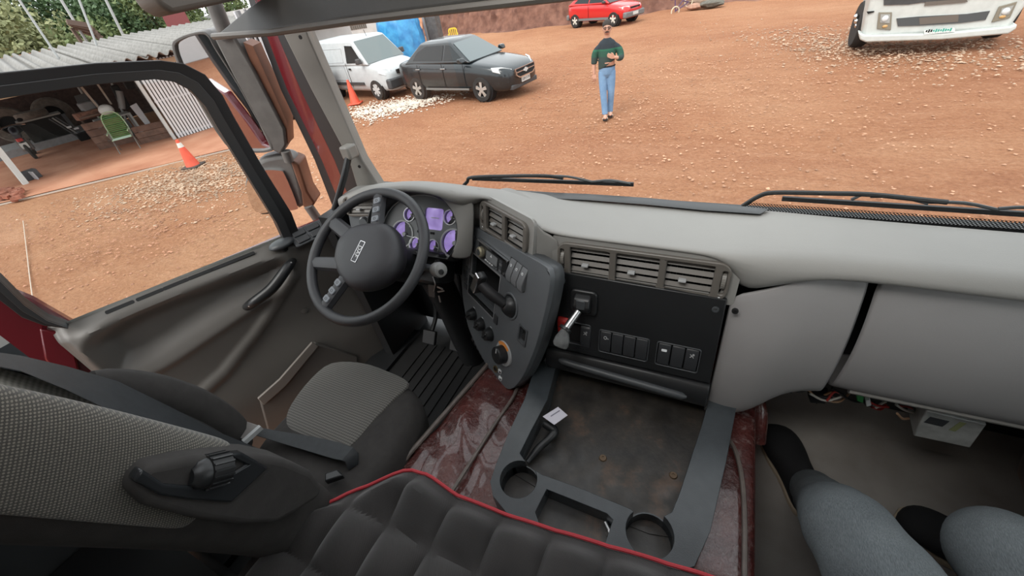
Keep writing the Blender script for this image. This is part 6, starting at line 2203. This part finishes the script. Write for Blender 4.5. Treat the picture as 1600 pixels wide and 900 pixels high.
MB().fbox(FSH, a2 + .35, .55, .9, .6, -7.75, -7.65).build('slab', mat('slab_grey', (.28, .28, .29), .8, var=.1), shb)
MB().fbox(FSH, a2 - .5, .125, 3.2, .25, -8.6, -6.4).build('plinth', mat('slab_grey', (.28, .28, .29), .8, var=.1), shb)
jk = thing('trolley_jack', 'black trolley jack with white marks beside the plank wall', 'jack', SW(on_shed(120, 210, -5.9)[0], -5.9, 0))
aj = on_shed(122, 215, -5.9)[0]
MB().fbox(FSH, aj + .2, .14, .42, .28, -6.0, -5.6).build('body', M_DEEP, jk, bevel=.03)
for k in range(3):
    MB().bar(SW(aj + .1 * k, -5.8, .2), SW(aj - .35 + .1 * k, -5.85, .95), .06, .05).build('strut', M_BLACK if k != 1 else mat('jack_grey', (.25, .25, .24), .5), jk)
MB().fbox(FSH, aj - .02, .55, .14, .06, -5.8, -5.72).build('white_mark', M_WHITE, jk)
MB().fbox(FSH, aj + .14, .45, .14, .06, -5.8, -5.72).build('white_mark', M_WHITE, jk)
# clutter on shelves and hanging things
wbk = thing('work_bench', 'cluttered bench with a white framed cabinet under it', 'bench', SW(-.9, -1.6, 0))
MB().fbox(FSH, -.95, .82, 1.0, .05, -2.9, -2.2).build('bench_top', mat('bench_white', (.55, .55, .54), .6), wbk)
for a in (-1.42, -.48):
    for c in (-2.85, -2.26):
        MB().fbox(FSH, a, .41, .06, .8, c - .03, c + .03).build('leg', mat('bench_white', (.55, .55, .54), .6), wbk)
MB().fbox(FSH, -.95, .35, .7, .5, -2.8, -2.5).build('cabinet', mat('cabinet_grey', (.2, .2, .2), .6), wbk)
rs = random.Random(11)
cl_labels = ['grey exhaust pipe standing on the bench', 'black hanging jacket over the bench', 'pale board leaning by the gate pillar', 'white helmet shaped drum on the plank wall', 'grey plastic canister on the shelf', 'rusty engine block on the shelf', 'dark picture frame hanging under the rafters', 'pale timber leaning under the rafters', 'thin pale pole leaning under the rafters', 'black cabinet hanging beside the pillar']
def clutter(i, name, cat, build):
    t = thing(name, cl_labels[i], cat, SW(0, -1.5, 1))
    build(t)


def pxa(x, y, c):
    a, z = FSH.px(x, y, c)
    return SW(a, c, z)


clutter(0, 'exhaust_pipe', 'pipe', lambda t: MB().tube(smooth_path([pxa(191, 170, -1.6), pxa(189, 155, -1.6), pxa(186, 142, -1.6)], 4), .09, 12).build('pipe', mat('pipe_grey', (.16, .155, .15), .5), t))
clutter(1, 'jacket', 'jacket', lambda t: MB().prism([pxa(172, 134, -1.7), pxa(184, 132, -1.7), pxa(206, 168, -1.7), pxa(198, 174, -1.7), pxa(186, 160, -1.7)], FSH.n * -.15).build('cloth', M_DEEP, t, bevel=.04))
clutter(2, 'leaning_board', 'board', lambda t: MB().prism([pxa(203, 166, -1.0), pxa(213, 161, -1.0), pxa(235, 192, -1.0), pxa(228, 196, -1.0)], FSH.n * -.03).build('board', mat('board_grey', (.33, .32, .33), .7), t))
clutter(3, 'white_drum', 'drum', lambda t: MB().sphere(pxa(166, 172, -1.6), (.2, .2, .17)).build('shell', mat('drum_white', (.6, .6, .58), .5), t))
clutter(4, 'canister', 'canister', lambda t: MB().box(pxa(138, 165, -2.2), (.3, .45, .25)).build('body', mat('canister_grey', (.14, .145, .15), .6), t, bevel=.04))
clutter(5, 'engine_block', 'engine', lambda t: MB().box(pxa(143, 177, -2.2), (.3, .9, .22)).build('block', mat('rust_block', (.17, .085, .06), .9, var=.4, vscale=14), t, bevel=.03))
clutter(6, 'picture_frame', 'frame', lambda t: MB().prism([pxa(116, 150, -3.0), pxa(133, 145, -3.0), pxa(139, 158, -3.0), pxa(122, 163, -3.0)], FSH.n * .06).build('frame', mat('frame_dark', (.06, .06, .06), .6), t))
clutter(7, 'timber_prop', 'timber', lambda t: MB().bar(pxa(127, 136, -2.0), pxa(157, 172, -2.0), .08, .06).build('beam', mat('prop_pale', (.38, .33, .28), .8), t))
clutter(8, 'pole_prop', 'pole', lambda t: MB().bar(pxa(152, 131, -2.0), pxa(174, 163, -2.0), .05, .05).build('beam', mat('prop_pale', (.38, .33, .28), .8), t))
clutter(9, 'wall_cabinet', 'cabinet', lambda t: MB().prism([pxa(192, 126, -1.2), pxa(208, 124, -1.2), pxa(214, 138, -1.2), pxa(200, 140, -1.2)], FSH.n * -.25).build('case', M_DEEP, t, bevel=.02))
# motorcycle seen from behind
mo = thing('motorcycle', 'dark motorcycle with a red tail lamp parked in the workshop', 'motorcycle', (0, 0, 0))
mg = az(58, 250, 0)
mo.location = (mg.x, mg.y, 0)
dfw = V(-.95, .3, 0).normalized()
for k, d0 in enumerate((.3, 1.5)):
    c_ = mg + dfw * d0 + V(0, 0, .3)
    f = Fr(c_, dfw, (0, 0, 1))
    w_ = MB().tube([f.p(.26 * math.cos(a), .26 * math.sin(a)) for a in [2 * math.pi * i / 24 for i in range(24)]], .05, 8, closed=True, up=f.n).build('wheel', M_TYRE, mo)
    MB().lathe([(.0001, -.03), (.06, -.03), (.06, .03), (.0001, .03)], f, 12).build('hub', M_STEEL, w_)
sd = V(-dfw.y, dfw.x, 0)
MB().tube(smooth_path([mg + dfw * .3 + V(0, 0, .74), mg + dfw * .7 + V(0, 0, .76), mg + dfw * 1.05 + V(0, 0, .9), mg + dfw * 1.3 + V(0, 0, .85)], 4), [.09, .1, .11, .11, .11, .11, .12, .13, .14, .14, .13, .1, .06], 10).build('seat_and_tank', mat('moto_dark', (.02, .02, .03), .3), mo)
MB().box(mg + dfw * .6 + V(0, 0, .45), (.3, .3, .35)).build('engine', mat('engine_grey', (.14, .14, .14), .5), mo, bevel=.04)
MB().box(mg + dfw * .12 + V(0, 0, .68), (.1, .16, .1)).build('tail_lamp', M_REDP, mo, bevel=.02)
MB().prism([mg + dfw * .08 + V(0, 0, .4) - sd * .1, mg + dfw * .08 + V(0, 0, .4) + sd * .1, mg + dfw * .1 + V(0, 0, .58) + sd * .1, mg + dfw * .1 + V(0, 0, .58) - sd * .1], dfw * .02).build('number_plate', M_PLATE, mo)
MB().tube(smooth_path([mg + dfw * 1.2 + sd * .38 + V(0, 0, 1.0), mg + dfw * 1.3 + V(0, 0, 1.05), mg + dfw * 1.2 - sd * .38 + V(0, 0, 1.0)], 4), .025, 8).build('handlebar', M_CHROME, mo)
for s_ in (-1, 1):
    MB().bar(mg + dfw * .35 + sd * .12 * s_ + V(0, 0, .3), mg + dfw * .55 + sd * .12 * s_ + V(0, 0, .7), .04, .04).build('shock_absorber', M_STEEL, mo)
    MB().sphere(mg + dfw * 1.2 + sd * .33 * s_ + V(0, 0, 1.15), (.05, .09, .06)).build('mirror', M_DEEP, mo)
# slanting white post, brick heap and speaker box by the near end
wp = thing('shed_post', 'white post standing at the open end of the workshop', 'post', az(41, 288, 0))
MB().bar(az(41, 288, 0), ax(-30, 200, az(41, 288, 0).x), .12, .12).build('post', mat('post_white', (.58, .58, .56), .7), wp)
sb_ = thing('speaker_box', 'small dark box on the ground beside the white post', 'box', az(47, 283, 0))
MB().box(az(47, 282, 0) + V(0, .1, .13), (.3, .35, .26)).build('case', mat('box_dark', (.05, .05, .055), .6), sb_, bevel=.02)
MB().box(az(51, 283, 0) + V(.02, .1, .13), (.32, .03, .22)).build('light_edge', mat('board_grey', (.33, .32, .33), .7), sb_)
for i in range(26):
    rr2 = random.Random(100 + i)
    c_ = az(4 + rr2.random() * 30, 300 + rr2.random() * 16, 0)
    o = MB().box((0, 0, .05 + .06 * rr2.random()), (.24, .12, .08), Matrix.Rotation(rr2.random() * 3, 3, 'Z') @ Matrix.Rotation((rr2.random() - .5) * .6, 3, 'X')).build('brick', mat('broken_brick', (.30, .11, .07), .9, var=.3), None)
    o.location = (c_.x, c_.y, 0)
    tag(o, 'broken red brick lying in the heap by the white post', 'brick', 'bricks heaped by the white post')
kb_ = MB()
k0, k1 = az(-40, 330, 0), az(420, 220, 0)
kb_.bar(k0 + V(0, 0, .005), k1 + V(0, 0, .005), .03, .03)
ko_ = kb_.build('kerb', mat('pale_kerb', (.5, .42, .36), .8))
tag(ko_, 'thin pale kerb line along the workshop apron', kind='structure')
ap = MB().prism([az(-60, 332, 0), az(420, 218, 0), az(345, 170, 0), az(200, 200, 0), az(-60, 240, 0)], (0, 0, .012)).build('pavement', mat('apron_red', (.36, .14, .075), .85, col2=(.50, .24, .145), vscale=.8))
tag(ap, 'red earth apron before the workshop', kind='structure')

# ================================================================== beyond the shed: wall, trees, poles
bw = thing('brick_wall', 'low orange brick wall behind the workshop roof', 'wall', SW(2, -14, 0))
MB().fbox(FSH, 1.5, 1.5, 11, 3.0, -14.2, -14).build('wall_body', mat('orange_brick', (.36, .17, .10), .9, var=.25, vscale=3), bw)
rd_ = thing('sheet_fence', 'dull red metal sheet above the workshop roof', 'metal sheet', SW(3.5, -13, 0))
q = [apl(*p, SW(0, -13, 0), FSH.n) for p in ((250, 18), (286, 14), (300, 40), (262, 42))]
MB().prism(q, FSH.n * -.05).build('sheet', mat('dull_red_sheet', (.22, .06, .06), .7), rd_)
for p in (q[2], q[3]):
    MB().bar(V(p.x, p.y, 0), p, .1, .1, (1, 0, 0)).build('post', mat('pale_timber', (.32, .22, .14), .8), rd_)
dbs = thing('debris_stack', 'brown timber stack behind the workshop roof', 'timber', SW(-3, -12, 0))
for k in range(6):
    p, q = (104 + 3 * k, 34 + 2 * k), (140 + 4 * k, 40 + 4 * k)
    MB().bar(apl(*p, SW(0, -11.5 - .2 * k, 0), FSH.n), apl(*q, SW(0, -11.5 - .2 * k, 0), FSH.n), .3, .2).build('board', mat('old_board_%d' % (k % 2), ((.13, .09, .07), (.24, .18, .14))[k % 2], .9), dbs)

for p in ((112, 44), (150, 52)):
    e_ = apl(*p, SW(0, -12, 0), FSH.n)
    MB().bar(V(e_.x, e_.y, 0), e_, .12, .12, (1, 0, 0)).build('prop', mat('old_board_0', (.13, .09, .07), .9), dbs)


def leaf_mat(name, c1, c2):
    m, nt, b = nodes_of(name)
    oi = nt.nodes.new('ShaderNodeTexCoord')
    f = noise(nt, oi.outputs['Object'], 1.3, 3)
    nt.links.new(ramp(nt, f, [(.3, c1), (.7, c2)]), b.inputs['Base Color'])
    b.inputs['Roughness'].default_value = .7
    return m


LM = [leaf_mat('leaf_dark', (.03, .065, .025), (.075, .13, .045)), leaf_mat('leaf_mid', (.07, .11, .035), (.16, .2, .07)), leaf_mat('leaf_pale', (.15, .17, .07), (.27, .28, .13))]


def tree(name, label, px_, dist, z0_, z1_, rad_, li, seed, n_=1500):
    rr_ = random.Random(seed)
    d_ = ray(px_, 40)
    d_.z = 0
    d_.normalize()
    base = V(0, 0, 0) + d_ * dist
    t = thing(name, label, 'tree', (base.x, base.y, 0), group='trees beyond the workshop')
    tr_ = MB()
    tr_.tube(smooth_path([base, base + V(.1, .1, z0_ * .6), base + V(-.1, 0, (z0_ + z1_) / 2)], 4), [.22, .2, .19, .18, .17, .15, .13, .1, .06], 8)
    for k in range(5):
        a = rr_.random() * 6.28
        tr_.tube([base + V(0, 0, z0_ * .7 + .3 * k), base + V(math.cos(a) * rad_ * .7, math.sin(a) * rad_ * .7, z0_ + (z1_ - z0_) * (.3 + .12 * k))], [.09, .03], 6)
    tr_.build('trunk', mat('bark', (.12, .1, .08), .9), t)
    lf = MB()
    blobs = [(V(rr_.uniform(-1, 1) * rad_ * .65, rr_.uniform(-1, 1) * rad_ * .65, z0_ + (z1_ - z0_) * rr_.uniform(.15, .85)), rad_ * rr_.uniform(.3, .55)) for _ in range(9)]
    for k in range(n_):
        c_, r = blobs[k % len(blobs)]
        v = V(rr_.gauss(0, 1), rr_.gauss(0, 1), rr_.gauss(0, .8))
        v = v.normalized() * r * (.55 + .5 * rr_.random())
        p = base + c_ + v
        s_ = .08 + .09 * rr_.random()
        e1 = V(rr_.gauss(0, 1), rr_.gauss(0, 1), rr_.gauss(0, 1)).normalized() * s_
        e2 = e1.cross(V(rr_.gauss(0, 1), rr_.gauss(0, 1), rr_.gauss(0, 1))).normalized() * s_ * .55
        lf.add([p - e1, p - e2, p + e1, p + e2], [(0, 1, 2, 3)])
    me = bpy.data.meshes.new('foliage')
    me.from_pydata([tuple(v - Vector(t.location)) for v in lf.v], [], lf.f)
    me.materials.append(LM[li])
    o = bpy.data.objects.new('foliage', me)
    COL.objects.link(o)
    o.parent = t


TR = [('bushy pale tree at the far end of the workshop roof', -60, 36, 1.4, 6.2, 4.0, 2), ('pale green bush above the workshop ridge', 30, 35, 1.0, 4.1, 3.3, 2), ('yellowish bush with poles rising from it', 95, 36, 1.0, 3.9, 3.1, 1),
      ('tall dark tree behind the pale bushes', 75, 43, 2.0, 7.4, 4.2, 0), ('dark round tree between the two pale poles', 150, 44, 1.8, 7.0, 4.0, 0), ('dark tree over the brick wall', 205, 40, 1.5, 5.8, 3.4, 0),
      ('mid green tree above the red metal sheet', 262, 40, 1.5, 5.6, 3.2, 1), ('low mid green tree beside the mirror arm', 330, 42, 1.2, 4.6, 2.8, 1), ('sparse airy tree against the bright sky', 0, 42, 2.6, 8.2, 3.8, 0)]
for k, (lb, px_, ds, a, b_, r, li) in enumerate(TR):
    tree('leafy_tree', lb, px_, ds, a, b_, r, li, 40 + k, 6500 if k != 8 else 1500)
for lb, q0, q1, ds, r in (('long pale pole leaning among the far bushes', (30, 0), (80, 74), 22, .035), ('white pole between the dark trees', (98, 4), (114, 30), 30, .06), ('tall white pole over the brick wall', (163, -5), (184, 38), 30, .06), ('short pale pole near the timber stack', (133, 24), (140, 42), 24, .04)):
    def at_d(p):
        d_ = ray(*p)
        return CAM + d_ * (ds / math.hypot(d_.x, d_.y))
    t = thing('utility_pole', lb, 'pole', at_d(q1))
    a, b_ = at_d(q0), at_d(q1)
    b_ = b_ + (b_ - a) * (b_.z / (a.z - b_.z))
    t.location = b_
    MB().tube([a + (a - b_).normalized() * 1.5, b_], r, 8).build('shaft', mat('pale_pole', (.36, .37, .36), .7), t)

# ================================================================== loose stones
def stones(name, label, n_, place, smin, smax, m, seed):
    rr_ = random.Random(seed)
    b_ = MB()
    for _ in range(n_):
        c_ = place(rr_)
        s_ = smin + (smax - smin) * rr_.random() ** 2
        vs_ = [V(x * s_ * rr_.uniform(.6, 1.3), y * s_ * rr_.uniform(.6, 1.3), (z * .5 + .3) * s_ * rr_.uniform(.5, 1)) for x, y, z in ((1, 0, 0), (0, 1, 0), (-1, 0, 0), (0, -1, 0), (0, 0, 1), (0, 0, -1))]
        b_.add([c_ + v for v in vs_], [(0, 1, 4), (1, 2, 4), (2, 3, 4), (3, 0, 4), (1, 0, 5), (2, 1, 5), (3, 2, 5), (0, 3, 5)])
    me = bpy.data.meshes.new(name)
    me.from_pydata([tuple(v) for v in b_.v], [], b_.f)
    me.materials.append(m)
    o = bpy.data.objects.new(name, me)
    COL.objects.link(o)
    tag(o, label, 'gravel', kind='stuff')


def quad_place(q):
    P4 = [az(*p, 0) for p in q]

    def f(r):
        u_ = .5 + max(-1.2, min(1.2, r.gauss(0, .42))) * .8
        v_ = .5 + max(-1.2, min(1.2, r.gauss(0, .42))) * .8
        return P4[0].lerp(P4[1], u_).lerp(P4[3].lerp(P4[2], u_), v_)
    return f


stones('gravel', 'pale gravel strip on the dirt before the van', 2600, quad_place(((555, 192), (690, 158), (670, 150), (540, 172))), .015, .06, mat('pale_gravel', (.62, .53, .44), .9, var=.3, vscale=2), 1)
stones('gravel', 'scattered stones beside the workshop apron', 4200, quad_place(((130, 330), (430, 300), (400, 245), (250, 268))), .008, .04, mat('brown_gravel', (.44, .31, .22), .9, var=.3, vscale=2), 2)
stones('gravel', 'red clods below the open door window', 2600, quad_place(((30, 480), (440, 360), (300, 300), (0, 330))), .006, .03, mat('red_clods', (.40, .2, .125), .95, var=.3, vscale=2), 3)
stones('gravel', 'fine stones spread over the open yard', 9000, quad_place(((600, 290), (1600, 340), (1330, 60), (850, 60))), .006, .032, mat('yard_stones', (.45, .25, .155), .95, var=.35, vscale=1), 4)
stones('gravel', 'gravel before the white truck', 3000, quad_place(((1230, 90), (1600, 110), (1600, 60), (1200, 45))), .012, .05, mat('brown_gravel', (.44, .31, .22), .9, var=.3, vscale=2), 5)
cb = smooth_path([az(36, 345, .01), az(42, 395, .01), az(46, 430, .01), az(52, 475, .01)], 5)
co = thing('ground_cable', 'thin pale cable lying on the dirt below the window', 'cable', cb[0])
MB().tube(cb, .008, 6).build('cable', mat('pale_cable', (.5, .4, .32), .7), co)
